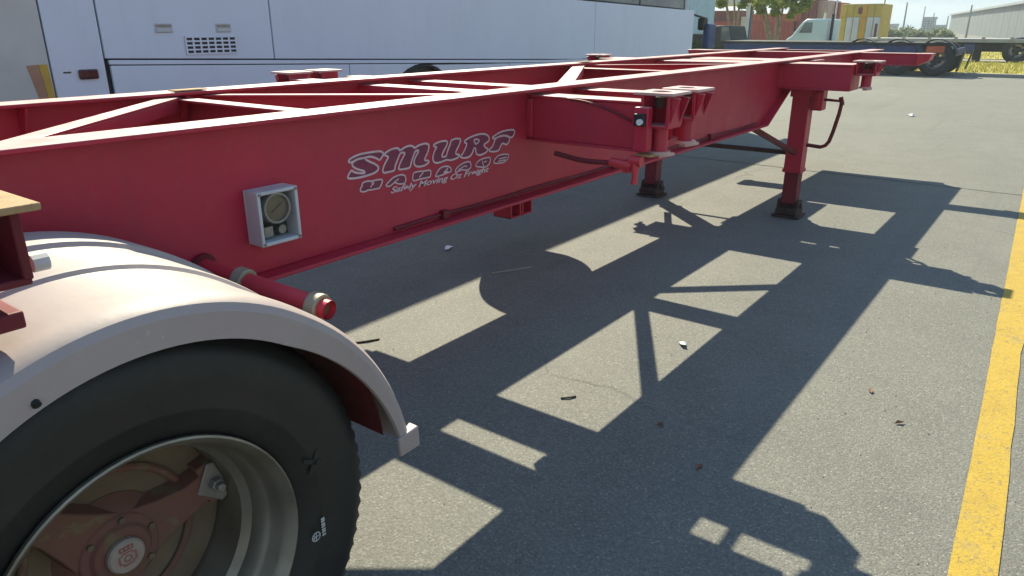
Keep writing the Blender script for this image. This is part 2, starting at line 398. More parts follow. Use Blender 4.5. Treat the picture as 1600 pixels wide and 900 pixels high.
for i in range(9000):
    x = rng.uniform(-5, 9); y = rng.uniform(29.3 + .03 * x, 38) if i % 3 else rng.uniform(42.6, 52)
    h = rng.uniform(.05, .16); a = rng.uniform(0, 6.28); w = rng.uniform(.012, .03)
    dx, dy = math.cos(a) * w, math.sin(a) * w; lx, ly = rng.uniform(-.06, .06), rng.uniform(-.06, .06)
    tf.add([(x - dx, y - dy, .05), (x + dx, y + dy, .05), (x + lx, y + ly, .05 + h)], [(0, 1, 2)])
tag(tf.build('grass', 'grass_dry'), kind='stuff')

# ================================================================ TRAILER
XC = -.056
def mx(x): return 2 * XC - x
T = empty('skeletal_trailer', (XC, 0, 0), 'long dark red skeletal container trailer parked across the asphalt beside the white coach', 'trailer')
ZT = 1.289
def rail_bottom(y):
    return .812 if y < 5.24 else (.812 + (1.075 - .812) * min(1, (y - 5.24) / .52))
def make_rail(m):
    f = (lambda x: x) if not m else mx
    mb = MB()
    poly = [(-1.75, 1.276), (9.05, 1.276), (9.05, 1.088), (5.76, 1.088), (5.24, .825), (-1.75, .825)]
    mb.prism(poly, 0, f(.475), f(.487))
    mb.box((f(.409), -1.75, 1.276), (f(.551), 9.05, ZT))
    bp = [(-1.75, .812), (5.24, .812), (5.76, 1.075), (9.05, 1.075)]
    for (y0, z0), (y1, z1) in zip(bp[:-1], bp[1:]):
        mb.prism([(y0, z0), (y1, z1), (y1, z1 + .013), (y0, z0 + .013)], 0, f(.409), f(.549))
    return mb
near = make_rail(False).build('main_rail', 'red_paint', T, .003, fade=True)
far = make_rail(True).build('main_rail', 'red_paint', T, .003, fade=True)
# weld strip, conduit and clips along the near rail
cd = MB(); cd.tube([(.492, 1.3 + .2 * i, .842 + .003 * math.sin(i * 1.7)) for i in range(20)], .008, 8)
for y in (1.55, 2.9, 4.2): cd.box((.487, y, .83), (.51, y + .03, .862))
cd.build('conduit', 'red_deep', near)
for y in (-.6, .55, 1.15):
    mb = MB(); mb.prism([(mx(.475), 1.274), (mx(.40), 1.274), (mx(.475), 1.12)], 1, y, y + .01); mb.build('gusset', 'red_paint', far)

def cross(y, z0, z1, w, name='cross_member'):
    mb = MB(); xa, xb = mx(.474), .474
    mb.box((xa, y - w / 2, z1 - .01), (xb, y + w / 2, z1)); mb.box((xa, y + w / 2 - .01, z0 + .01), (xb, y + w / 2, z1 - .01)); mb.box((xa, y - w / 2, z0), (xb, y + w / 2, z0 + .01))
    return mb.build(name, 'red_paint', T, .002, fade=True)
cross(1.15, 1.08, 1.262, .075); cross(-.35, 1.03, 1.262, .09); cross(-1.2, 1.03, 1.262, .09); cross(4.12, 1.09, 1.262, .085)
cross(-1.7, .9, 1.262, .09)
mb = MB(); mb.box((mx(.474), 6.45, 1.14), (-.215, 7.36, 1.15)); mb.build('side_plate', 'red_paint', T, fade=True)  # unseen plate, added to narrow the sunlit gap between the rail shadows
def diag(p, q, w=.07):
    mb = MB(); mb.beam((p[0], p[1], 1.266), (q[0], q[1], 1.266), w, .008)
    d = Vector((q[0] - p[0], q[1] - p[1], 0)).normalized(); n = Vector((-d.y, d.x, 0)) * (w / 2 - .005)
    mb.beam((p[0] + n.x, p[1] + n.y, 1.238), (q[0] + n.x, q[1] + n.y, 1.238), .008, .046)
    return mb.build('diagonal_brace', 'red_paint', T, .0015, fade=True)
diag((-.55, 1.10), (.44, .05)); diag((-.57, 1.25), (.44, 2.01), .05); diag((-.56, 4.24), (.43, 2.50), .085); diag((-.56, 4.38), (.43, 5.24), .05)
diag((-.55, -.30), (.44, -1.15))
for y in (1.18, 4.31):
    mb = MB(); mb.box((-.585, y - .07, 1.2925), (-.525, y + .07, 1.297)); mb.build('gusset_plate', 'rust_plate', T, .002)
# kingpin plate at the front
mb = MB(); mb.box((mx(.408), 7.35, 1.076), (.408, 9.04, 1.086)); mb.build('kingpin_plate', 'red_deep', T)
mb = MB(); mb.tube([(XC, 8.3, 1.075), (XC, 8.3, 1.0)], .025, 16); mb.tube([(XC, 8.3, 1.0), (XC, 8.3, .985)], .036, 16); mb.build('kingpin', 'steel_grey', T)
cross(8.95, 1.09, 1.274, .08)

# ---- bolsters
def arm(y0, y1, z0, z1, xa, xb, name='bolster_arm', taper=0):
    """one outrigger arm: box beam with small top flange, from rail web out to xb"""
    mb = MB()
    s = 1 if xb > xa else -1
    mb.prism([(xa, z0 + .01), (xb, z0 + .01 + taper), (xb, z1 - .01), (xa, z1 - .01)], 1, y0 + .012, y1 - .012)
    mb.box((xa, y0, z1 - .01), (xb, y1, z1)); mb.prism([(xa, z0), (xb, z0 + taper), (xb, z0 + .01 + taper), (xa, z0 + .01)], 1, y0, y1)
    mb.box((xa, y0 - .004, z0 + .02), (xa + s * .03, y0 + .012, z1 - .02))
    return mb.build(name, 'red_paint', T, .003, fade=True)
def lock(cx, cy, z, side, head=.13, bottom=.22, w=.20, plate='red_chalk', handle=True):
    """twist lock: holed corner plate on an open head over a round barrel with a foot plate"""
    L = MB(); h = w / 2; n = 24; r = w * .22; zt, zb = z, z - .011
    sq = []
    for k in range(n):
        a = 2 * math.pi * k / n; c_, s_ = math.cos(a), math.sin(a); m = max(abs(c_), abs(s_)); sq.append((h * c_ / m, h * s_ / m))
    ci = [(r * 1.15 * math.cos(2 * math.pi * k / n), r * math.sin(2 * math.pi * k / n)) for k in range(n)]
    vs = [(cx + a, cy + b, zz) for zz in (zt, zb) for ring in (sq, ci) for a, b in ring]
    fs = []
    for k in range(n):
        k2 = (k + 1) % n
        fs += [(k, k2, n + k2, n + k), (2 * n + k, 3 * n + k, 3 * n + k2, 2 * n + k2), (k, 2 * n + k, 2 * n + k2, k2), (n + k, n + k2, 3 * n + k2, 3 * n + k)]
    L.add(vs, fs)
    hd = MB(); g = h - .022
    U_ = [(-g, g), (g, g), (g, -g), (g - .014, -g), (g - .014, g - .014), (-g + .014, g - .014), (-g + .014, -g), (-g, -g)]
    hd.prism([(cx + a, cy + b) for a, b in U_] if handle else [(cx - side * b, cy + a) for a, b in U_], 2, z - head, zb)
    hd.box((cx - g + .002, cy - g, z - head - .008), (cx + g - .002, cy + g - .002, z - head + .004))
    if handle: hd.prism([(cx + side * g, z - .02), (cx + side * (g + .035), z - .02), (cx + side * g, z - head + .01)], 1, cy - .05, cy - .036)
    if handle: hd.prism([(cx + side * g, z - .02), (cx + side * (g + .035), z - .02), (cx + side * g, z - head + .01)], 1, cy + .036, cy + .05)
    body = hd.build('twist_lock', 'red_paint' if handle else 'red_deep', T, .003, fade=handle)
    L.build('corner_plate', plate, body, .002)
    b = MB(); b.tube([(cx, cy, z - head), (cx, cy, z - bottom)], w * .19, 18); b.build('barrel', 'red_paint' if handle else 'rust_dark', body)
    c = MB(); c.tube([(cx, cy, z - .06), (cx, cy, z - .022), (cx, cy, z - .012)], [.028, .028, .016], 12); c.build('lock_cone', 'rust_dark', body)
    if not handle:
        p = MB(); p.box((cx - .09, cy - .06, z - bottom - .028), (cx + .05, cy + .055, z - bottom)); p.build('base_block', 'red_deep', body, .004)
        q = MB(); q.tube([(cx + .03, cy + .085, z - head + .012), (cx + .03, cy + .108, z - head + .012)], .014, 10); q.build('bolt', 'box_grey', body)
        return body
    p = MB(); p.tube([(cx, cy, z - bottom - .012), (cx, cy, z - bottom)], .046, 18); p.beam((cx, cy - .02, z - bottom - .02), (cx + side * .02, cy + .08, z - bottom - .02), .028, .012)
    p.build('lock_handle', plate, body)
    return body
for m in (False, True):
    f = (lambda x: x) if not m else mx
    s = 1 if not m else -1
    # middle pair
    arm(2.13, 2.25, 1.065, 1.262, f(.4875), f(1.04)); arm(2.50, 2.62, 1.065, 1.262, f(.4875), f(1.00))
    lock(f(1.095), 2.195, 1.30, s, .13, .23, .168); lock(f(1.10), 2.425, 1.30, s, .12, .215, .162)
    mb = MB(); mb.box((f(1.02), 2.252, 1.15), (f(1.06), 2.498, 1.25)); mb.build('bolster_end', 'red_paint', T, .003, fade=True)
    mb = MB(); mb.box((f(.72), 2.252, 1.195), (f(.762), 2.498, 1.205)); mb.build('stiffener', 'red_paint', T, .003, fade=True)
    mb = MB(); mb.box((f(1.0), 2.53, 1.08), (f(1.06), 2.61, 1.24)); mb.build('bolster_end', 'red_paint', T, .003, fade=True)
    mb = MB(); mb.box((f(1.03), 2.09, 1.075), (f(1.09), 2.128, 1.245)); mb.build('end_cap', 'red_paint', T, .004, fade=True)
    # landing leg pair
    arm(5.52, 5.82, 1.075, 1.268, f(.4875), f(1.03)); arm(6.10, 6.40, 1.10, 1.268, f(.4875), f(.60))
    lock(f(1.11), 5.66, 1.296, s, .10, .19, .19, 'red_chalk')
    # front
    arm(7.88, 8.06, 1.165, 1.284, f(.4875), f(1.08)); 
    mb = MB(); mb.prism([(f(1.08), 1.165), (f(1.19), 1.22), (f(1.21), 1.285), (f(1.08), 1.285)], 1, 7.86, 8.10); mb.build('front_lock', 'red_bright', T, .006, fade=True)
    # rear over the wheels
    arm(-.36, -.24, 1.10, 1.262, f(.4875), f(1.03)); lk = lock(f(1.128), -.178, 1.302, s, .115, .165, .188, 'rust_plate', False)
# inner halves of the bolsters between the rails
def inner(y0, y1, z0, z1): 
    mb = MB(); mb.box((mx(.474), y0, z0), (.474, y1, z1)); return mb.build('cross_member', 'red_paint', T, .003, fade=True)
inner(2.13, 2.25, 1.08, 1.258); inner(2.50, 2.62, 1.08, 1.258); inner(5.52, 5.925, 1.10, 1.262); inner(6.075, 6.50, 1.10, 1.262); inner(7.88, 8.06, 1.165, 1.28)
for xa_, xb_ in ((mx(.474), -.10), (.02, .065), (.185, .474)):
    mb = MB(); mb.box((xa_, 5.926, 1.195), (xb_, 6.074, 1.205)); mb.build('spacer', 'red_paint', T)  # unseen fillers, added so only two small bits of sun reach the ground
# clearance lamp, air coupling and lever on the middle bolster
mb = MB(); mb.box((1.037, 2.072, 1.175), (1.083, 2.0895, 1.222)); lb = mb.build('clearance_lamp', 'black_plastic', T, .004)
mb = MB(); mb.tube([(1.068, 2.072, 1.192), (1.068, 2.060, 1.192)], .012, 14); mb.build('lens', 'lens_clear', lb)
mb = MB(); mb.tube([(.66 + .03 * i, 2.10 + .003 * math.sin(i), 1.03 - .012 * math.sin(i / 10 * 3.14) - .001 * i) for i in range(11)], .011, 8); hs = mb.build('air_hose', 'red_deep', T)
mb = MB(); mb.tube([(.93, 2.10, 1.022), (1.03, 2.10, 1.010)], [.018, .024], 12); mb.tube([(1.0, 2.10, 1.014), (1.0, 2.10, .985)], .012, 8); mb.build('coupling', 'red_bright', hs)
mb = MB(); mb.tube([(1.04, 2.10, 1.04), (1.045, 2.095, 1.01), (1.048, 2.09, .975), (1.049, 2.085, .945)], [.02, .017, .012, .014], 10); mb.tube([(1.02, 2.10, 1.035), (1.07, 2.10, 1.035)], .022, 12); mb.build('release_lever', 'red_bright', T)
mb = MB(); mb.box((1.03, 2.115, 1.052), (1.10, 2.17, 1.062)); mb.build('foot_plate', 'rust_plate', T, .002)
mb = MB(); mb.tube([(.70 + .03 * i, 2.122, 1.255 - .07 * (i / 10) ** 2) for i in range(11)], .005, 8); mb.build('lamp_cable', 'red_deep', T)
# bracket under the near rail
mb = MB()
for y in (2.0, 2.085):
    mb.box((.40, y, .735), (.41, y + .075, .811)); mb.box((.41, y, .735), (.50, y + .008, .811)); mb.box((.41, y + .067, .735), (.50, y + .075, .811))
    mb.box((.41, y, .735), (.50, y + .075, .742))
bk = mb.build('under_bracket', 'red_paint', T, .002)
for y in (2.037, 2.122):
    mb = MB(); mb.tube([(.409, y, .778), (.44, y, .778)], .012, 10); mb.build('bolt', 'steel_grey', bk)

# ---- gauge box on the rail web
gx0, gx1, gy0, gy1, gz0, gz1 = .4875, .558, .706, .848, .924, 1.088
mb = MB(); w = .011
mb.box((gx0, gy0, gz0), (gx0 + .008, gy1, gz1))
mb.box((gx0 + .008, gy0, gz0), (gx1, gy0 + w, gz1)); mb.box((gx0 + .008, gy1 - w, gz0), (gx1, gy1, gz1))
mb.box((gx0 + .008, gy0 + w, gz1 - w), (gx1, gy1 - w, gz1)); mb.box((gx0 + .008, gy0 + w, gz0), (gx1, gy1 - w, gz0 + w))
gb = mb.build('gauge_box', 'box_grey', T, .003)
mb = MB(); mb.box((gx0 + .0085, gy0 + w, gz0 + w), (gx0 + .014, gy1 - w, gz1 - w)); mb.build('back_panel', 'box_dark', gb)
gc = (gx0 + .014, (gy0 + gy1) / 2 - .004, (gz0 + gz1) / 2 + .026); gr = .049
mb = MB(); mb.lathe([(0, gr), (.046, gr), (.054, gr - .003), (.054, gr - .009), (.046, gr - .010)], gc, 40); mb.build('bezel', 'steel_grey', gb)
mb = MB(); mb.lathe([(.046, gr - .010), (.047, .03), (.047, .0001)], gc, 40); mb.build('dial', 'dial_face', gb)
mb = MB(); mb.beam((gc[0] + .049, gc[1] - .018, gc[2] - .012), (gc[0] + .049, gc[1] + .020, gc[2] + .012), .004, .002, (1, 0, 0)); mb.build('needle', 'hub_dirt', gb)
mb = MB(); mb.box((gx0 + .014, gc[1] - .035, gz0 + .018), (gx0 + .04, gc[1] - .005, gz0 + .05)); mb.tube([(gx0 + .014, gc[1] + .025, gz0 + .035), (gx0 + .045, gc[1] + .025, gz0 + .035)], .014, 12); mb.build('valve', 'steel_grey', gb)
for y in (gy0 + .008, gy1 - .008):
    for z in (gz0 + .008, gz1 - .008):
        mb = MB(); mb.tube([(gx1 - .002, y, z), (gx1 + .003, y, z)], .005, 8); mb.build('screw', 'steel_grey', gb)

# ---- lettering on the web
BIG, HOLE, SMALL, INNER = {}, {}, {}, []
BIG={
'S1' : [(1.1158, 1.112), (1.1141, 1.1188), (1.1294, 1.126), (1.1597, 1.1323), (1.2027, 1.1333), (1.2441, 1.1321), (1.2648, 1.128), (1.2715, 1.1184), (1.2633, 1.1097), (1.2519, 1.1015), (1.2368, 1.1094), (1.2167, 1.117), (1.2014, 1.1191), (1.1886, 1.118), (1.1734, 1.1181), (1.1508, 1.1175), (1.133, 1.1124)] ,
'S2' : [(1.1885, 1.117), (1.1892, 1.1112), (1.2075, 1.101), (1.2299, 1.09), (1.2433, 1.0783), (1.2426, 1.0696), (1.2273, 1.0611), (1.1957, 1.0568), (1.1598, 1.0551), (1.1275, 1.0564), (1.1069, 1.0601), (1.1052, 1.0675), (1.1216, 1.0839), (1.1344, 1.0763), (1.1537, 1.0705), (1.1787, 1.0666), (1.1768, 1.0737), (1.1597, 1.0801), (1.1405, 1.0887), (1.1291, 1.0979), (1.1274, 1.1057), (1.1354, 1.1121), (1.1558, 1.1177)] ,
'M' : [(1.2817, 1.1219), (1.3081, 1.1303), (1.3329, 1.1321), (1.3465, 1.1284), (1.353, 1.1216), (1.3775, 1.1294), (1.4006, 1.132), (1.4177, 1.1285), (1.4274, 1.1212), (1.4498, 1.1276), (1.4798, 1.1301), (1.4992, 1.1256), (1.5033, 1.1168), (1.496, 1.0969), (1.4828, 1.0799), (1.4776, 1.0691), (1.4986, 1.0641), (1.4967, 1.057), (1.4749, 1.0496), (1.4448, 1.0498), (1.426, 1.0567), (1.421, 1.0698), (1.4279, 1.0853), (1.4453, 1.1035), (1.4443, 1.1098), (1.4309, 1.1085), (1.4213, 1.0964), (1.4081, 1.0737), (1.398, 1.0546), (1.3748, 1.0519), (1.3437, 1.0545), (1.3429, 1.0627), (1.3511, 1.0777), (1.3697, 1.0993), (1.376, 1.1085), (1.3621, 1.1124), (1.3506, 1.1079), (1.338, 1.0896), (1.3254, 1.0713), (1.3186, 1.0552), (1.2909, 1.0534), (1.2693, 1.0537), (1.2633, 1.0625), (1.2714, 1.0791), (1.2863, 1.0967), (1.2939, 1.1065), (1.2771, 1.1147)] ,
'U' : [(1.5314, 1.1208), (1.5614, 1.1266), (1.5932, 1.1271), (1.6073, 1.1201), (1.5985, 1.1041), (1.5816, 1.087), (1.5728, 1.071), (1.5902, 1.0665), (1.6001, 1.0716), (1.6074, 1.0879), (1.6213, 1.1077), (1.6302, 1.1238), (1.6584, 1.128), (1.6816, 1.1232), (1.6829, 1.1132), (1.6704, 1.0951), (1.6564, 1.0794), (1.6559, 1.0686), (1.6774, 1.0613), (1.6619, 1.0524), (1.6252, 1.0487), (1.5993, 1.0534), (1.5701, 1.0499), (1.5416, 1.0497), (1.5263, 1.0572), (1.5224, 1.0715), (1.5314, 1.0935), (1.5448, 1.1087), (1.531, 1.1135)] ,
'R' : [(1.7081, 1.108), (1.7152, 1.116), (1.7535, 1.1248), (1.8031, 1.1292), (1.8427, 1.1237), (1.8627, 1.1101), (1.8605, 1.0944), (1.8309, 1.0842), (1.8379, 1.072), (1.8561, 1.0605), (1.8374, 1.0491), (1.8009, 1.0448), (1.7796, 1.0544), (1.7766, 1.0729), (1.7661, 1.0765), (1.755, 1.0599), (1.7371, 1.0477), (1.7093, 1.0459), (1.6822, 1.0529), (1.6963, 1.0654), (1.7105, 1.0813), (1.7215, 1.0998)] ,
'F1' : [(1.8867, 1.1028), (1.8943, 1.1099), (1.94, 1.1222), (1.9905, 1.1249), (2.0302, 1.1218), (2.0403, 1.1112), (2.0262, 1.0938), (2.0062, 1.0937), (1.9825, 1.1035), (1.9398, 1.1059), (1.9092, 1.1002)] ,
'F2' : [(1.9092, 1.099), (1.8938, 1.0812), (1.8823, 1.0664), (1.8635, 1.0595), (1.8708, 1.0505), (1.9047, 1.0461), (1.9276, 1.049), (1.9432, 1.0658), (1.955, 1.0738), (1.9823, 1.0657), (2.0002, 1.0778), (2.0022, 1.0918), (1.9708, 1.1036), (1.9398, 1.1048)] ,
}
HOLE={
'R' : [(1.7671, 1.111), (1.7919, 1.1092), (1.7988, 1.1017), (1.7807, 1.0926), (1.772, 1.097)] ,
}
SMALL={
'H' : [(1.1568, 1.0062), (1.1553, 1.0158), (1.1633, 1.0237), (1.1668, 1.0342), (1.189, 1.037), (1.2084, 1.0339), (1.2285, 1.0344), (1.2561, 1.0318), (1.258, 1.023), (1.2436, 1.0044), (1.2308, 1.0038), (1.2032, 1.0038), (1.191, 1.0059), (1.176, 1.0029)] ,
'A' : [(1.2748, 1.0087), (1.2941, 1.0209), (1.3159, 1.0309), (1.3509, 1.0341), (1.3721, 1.0259), (1.3737, 1.0099), (1.3647, 0.9996), (1.3351, 1.0035), (1.317, 1.0114), (1.2979, 1.0029), (1.2821, 1.0027)] ,
'U' : [(1.4136, 1.0253), (1.4224, 1.0319), (1.4536, 1.0311), (1.465, 1.0294), (1.5027, 1.0277), (1.5082, 1.0208), (1.5043, 1.0031), (1.4836, 1.0023), (1.446, 1.0023), (1.4175, 1.0009), (1.4097, 1.0101)] ,
'L' : [(1.5339, 1.0005), (1.5437, 1.0134), (1.5625, 1.027), (1.5841, 1.03), (1.6087, 1.0264), (1.6239, 1.0158), (1.6234, 1.0054), (1.6013, 1.0025), (1.5672, 0.9984), (1.5368, 0.998)] ,
'A2' : [(1.6486, 1.0016), (1.6554, 1.0111), (1.6849, 1.0237), (1.7179, 1.0286), (1.741, 1.0243), (1.7436, 1.0023), (1.7167, 0.9956), (1.6906, 1.0016), (1.6548, 0.9974)] ,
'G' : [(1.7741, 1.0044), (1.7882, 1.0198), (1.816, 1.0268), (1.8616, 1.0272), (1.8721, 1.0168), (1.8611, 0.9984), (1.8361, 0.9909), (1.8048, 0.9955)] ,
'E' : [(1.8935, 1.0049), (1.9119, 1.0203), (1.9414, 1.0276), (1.9975, 1.0212), (1.986, 1.0011), (1.9558, 0.9916), (1.9043, 0.9967)] ,
}
INNER=[
[(1.2193, 1.0293), (1.2016, 1.0135)] ,
[(1.208, 1.0293), (1.2172, 1.0202)] ,
[(1.3172, 1.0133), (1.3392, 1.0214)] ,
[(1.4676, 1.025), (1.4451, 1.0104)] ,
[(1.6053, 1.0206), (1.5798, 1.0058)] ,
[(1.5798, 1.0058), (1.6047, 1.0082)] ,
[(1.6647, 1.0034), (1.7042, 1.0146)] ,
[(1.7042, 1.0146), (1.7205, 1.01)] ,
[(1.8158, 1.0203), (1.8257, 0.9947)] ,
[(1.8261, 1.0122), (1.8472, 1.0137)] ,
[(1.9301, 1.0111), (1.9823, 1.0119)] ,
[(1.9226, 1.002), (1.9747, 1.0015)] ,
]
XWF = .4874
def smooth(p, n=3):
    out = []; k = len(p)
    for i in range(k):
        p0, p1, p2, p3 = p[i - 1], p[i], p[(i + 1) % k], p[(i + 2) % k]
        for j in range(n):
            t_ = j / n
            out.append(tuple(.5 * (2 * b + (c - a) * t_ + (2 * a - 5 * b + 4 * c - d) * t_ ** 2 + (-a + 3 * b - 3 * c + d) * t_ ** 3) for a, b, c, d in zip(p0, p1, p2, p3)))
    return out
def ribbon(mb, p, w, x, closed=True):
    k = len(p); vs = []
    for i in range(k):
        a = Vector(p[i - 1] if (closed or i) else p[i]); b = Vector(p[(i + 1) % k] if (closed or i < k - 1) else p[i]); d = (b - a).normalized(); n = Vector((-d.y, d.x)) * w / 2
        q = Vector(p[i]); vs += [(x, q.x + n.x, q.y + n.y), (x, q.x - n.x, q.y - n.y)]
    m = k if closed else k - 1
    mb.add(vs, [(2 * i, 2 * i + 1, (2 * i + 3) % (2 * k), (2 * i + 2) % (2 * k)) for i in range(m)])
def fill(mb, p, x):
    from mathutils.geometry import tessellate_polygon
    tr = tessellate_polygon([[Vector((a, b, 0)) for a, b in p]])
    mb.add([(x, a, b) for a, b in p], [tuple(q) for q in tr])
fl = MB(); ol = MB()
for i_, (k_, p) in enumerate(BIG.items()):
    q = smooth(p, 3); fill(fl, q, XWF + .0006 + .0001 * i_); ribbon(ol, q, .0070, XWF + .0016 + .0001 * i_)
for p in HOLE.values(): ribbon(ol, smooth(p), .006, XWF + .0025)
for p in SMALL.values():
    q = smooth(p, 2); fill(fl, q, XWF + .0005); ribbon(ol, q, .0055, XWF + .0016)
for i_, p in enumerate(INNER): ribbon(ol, p, .005, XWF + .0018 + .00006 * i_, False)
let = fl.build('lettering', 'decal_fill', T)
ol.build('letter_outline', 'decal_line', let)
tc = bpy.data.curves.new('tagline', 'FONT'); tc.body = 'Safely Moving Oz Freight'; tc.size = .034; tc.shear = .35; tc.offset = .0009
to = bpy.data.objects.new('tagline', tc); COL.objects.link(to)
to.rotation_euler = (rad(90), 0, rad(90))
bpy.context.view_layer.update()
dg = bpy.context.evaluated_depsgraph_get(); me = bpy.data.meshes.new_from_object(to.evaluated_get(dg))
xs = [v.co.x for v in me.vertices]; wid = max(xs) - min(xs)
for v in me.vertices:
    y = 1.294 + (v.co.x - min(xs)) * .566 / wid; v.co = Vector((XWF + .0030, y, .976 + v.co.y * .9 - .012 * (y - 1.294))) - wloc(let)
bpy.data.objects.remove(to); me.materials.clear(); me.materials.append(M['decal_line'])
o = bpy.data.objects.new('tagline', me); COL.objects.link(o); o.parent = let

# ---- landing legs
def landing_leg(x, y):
    mb = MB(); mb.box((x - .068, y - .068, .40), (x + .068, y + .068, 1.073)); mb.box((x - .076, y - .076, .385), (x + .076, y + .076, .415)); mb.box((x - .085, y - .08, 1.0), (x + .085, y + .08, 1.070))
    leg = mb.build('landing_leg', 'red_paint', T, .004)
    mb = MB(); mb.box((x - .058, y - .058, .12), (x + .058, y + .058, .40)); mb.build('inner_leg', 'red_deep', leg, .003)
    mb = MB()
    mb.box((x - .115, y - .10, .008), (x + .115, y + .10, .024))
    for s in (-1, 1):
        mb.prism([(y - .09, .02), (y + .09, .02), (y + .05, .15), (y - .05, .15)], 0, x + s * .075, x + s * .088)
        mb.box((x + s * .064, y - .055, .02), (x + s * .074, y + .055, .145))
    mb.tube([(x - .10, y, .10), (x + .10, y, .10)], .02, 12)
    for dx in (-.06, -.02, .02, .06): mb.tube([(x + dx, y - .10, .06), (x + dx, y + .10, .06)], .028, 10)
    mb.build('foot', 'rust_dark', leg, .002)
    return leg
LX, LY = .628, 5.80
leg1 = landing_leg(LX, LY); leg2 = landing_leg(-.685, LY + .04)
mb = MB(); mb.box((LX + .08, LY - .07, .90), (LX + .17, LY + .06, 1.072)); mb.box((LX + .11, LY - .09, .92), (LX + .15, LY - .07, 1.05)); mb.build('gearbox', 'red_paint', leg1, .008)
mb = MB()
mb.tube([(LX + .17, LY - .02, .985), (LX + .31, LY - .02, .982)], .011, 10); mb.tube([(LX + .29, LY - .02, 1.012), (LX + .31, LY - .02, .95)], .017, 10)
mb.tube([(LX + .305, LY - .02, .985), (LX + .295, LY - .02, .88), (LX + .27, LY - .02, .74), (LX + .25, LY - .02, .66), (LX + .225, LY - .02, .625), (LX + .19, LY - .02, .610), (LX + .08, LY - .02, .618)], .015, 10)
mb.build('crank_handle', 'red_deep', T)
for f in ((lambda x: x), mx):
    mb = MB(); mb.beam((f(.46), 5.15, .80), (f(LX), LY - .06, .55), .05, .035); mb.build('leg_brace', 'red_deep', T, .003)
mb = MB(); mb.tube([(LX - .06, LY + .02, .535), (-.64, LY + .03, .535)], .02, 12); mb.build('cross_shaft', 'rust_dark', T)

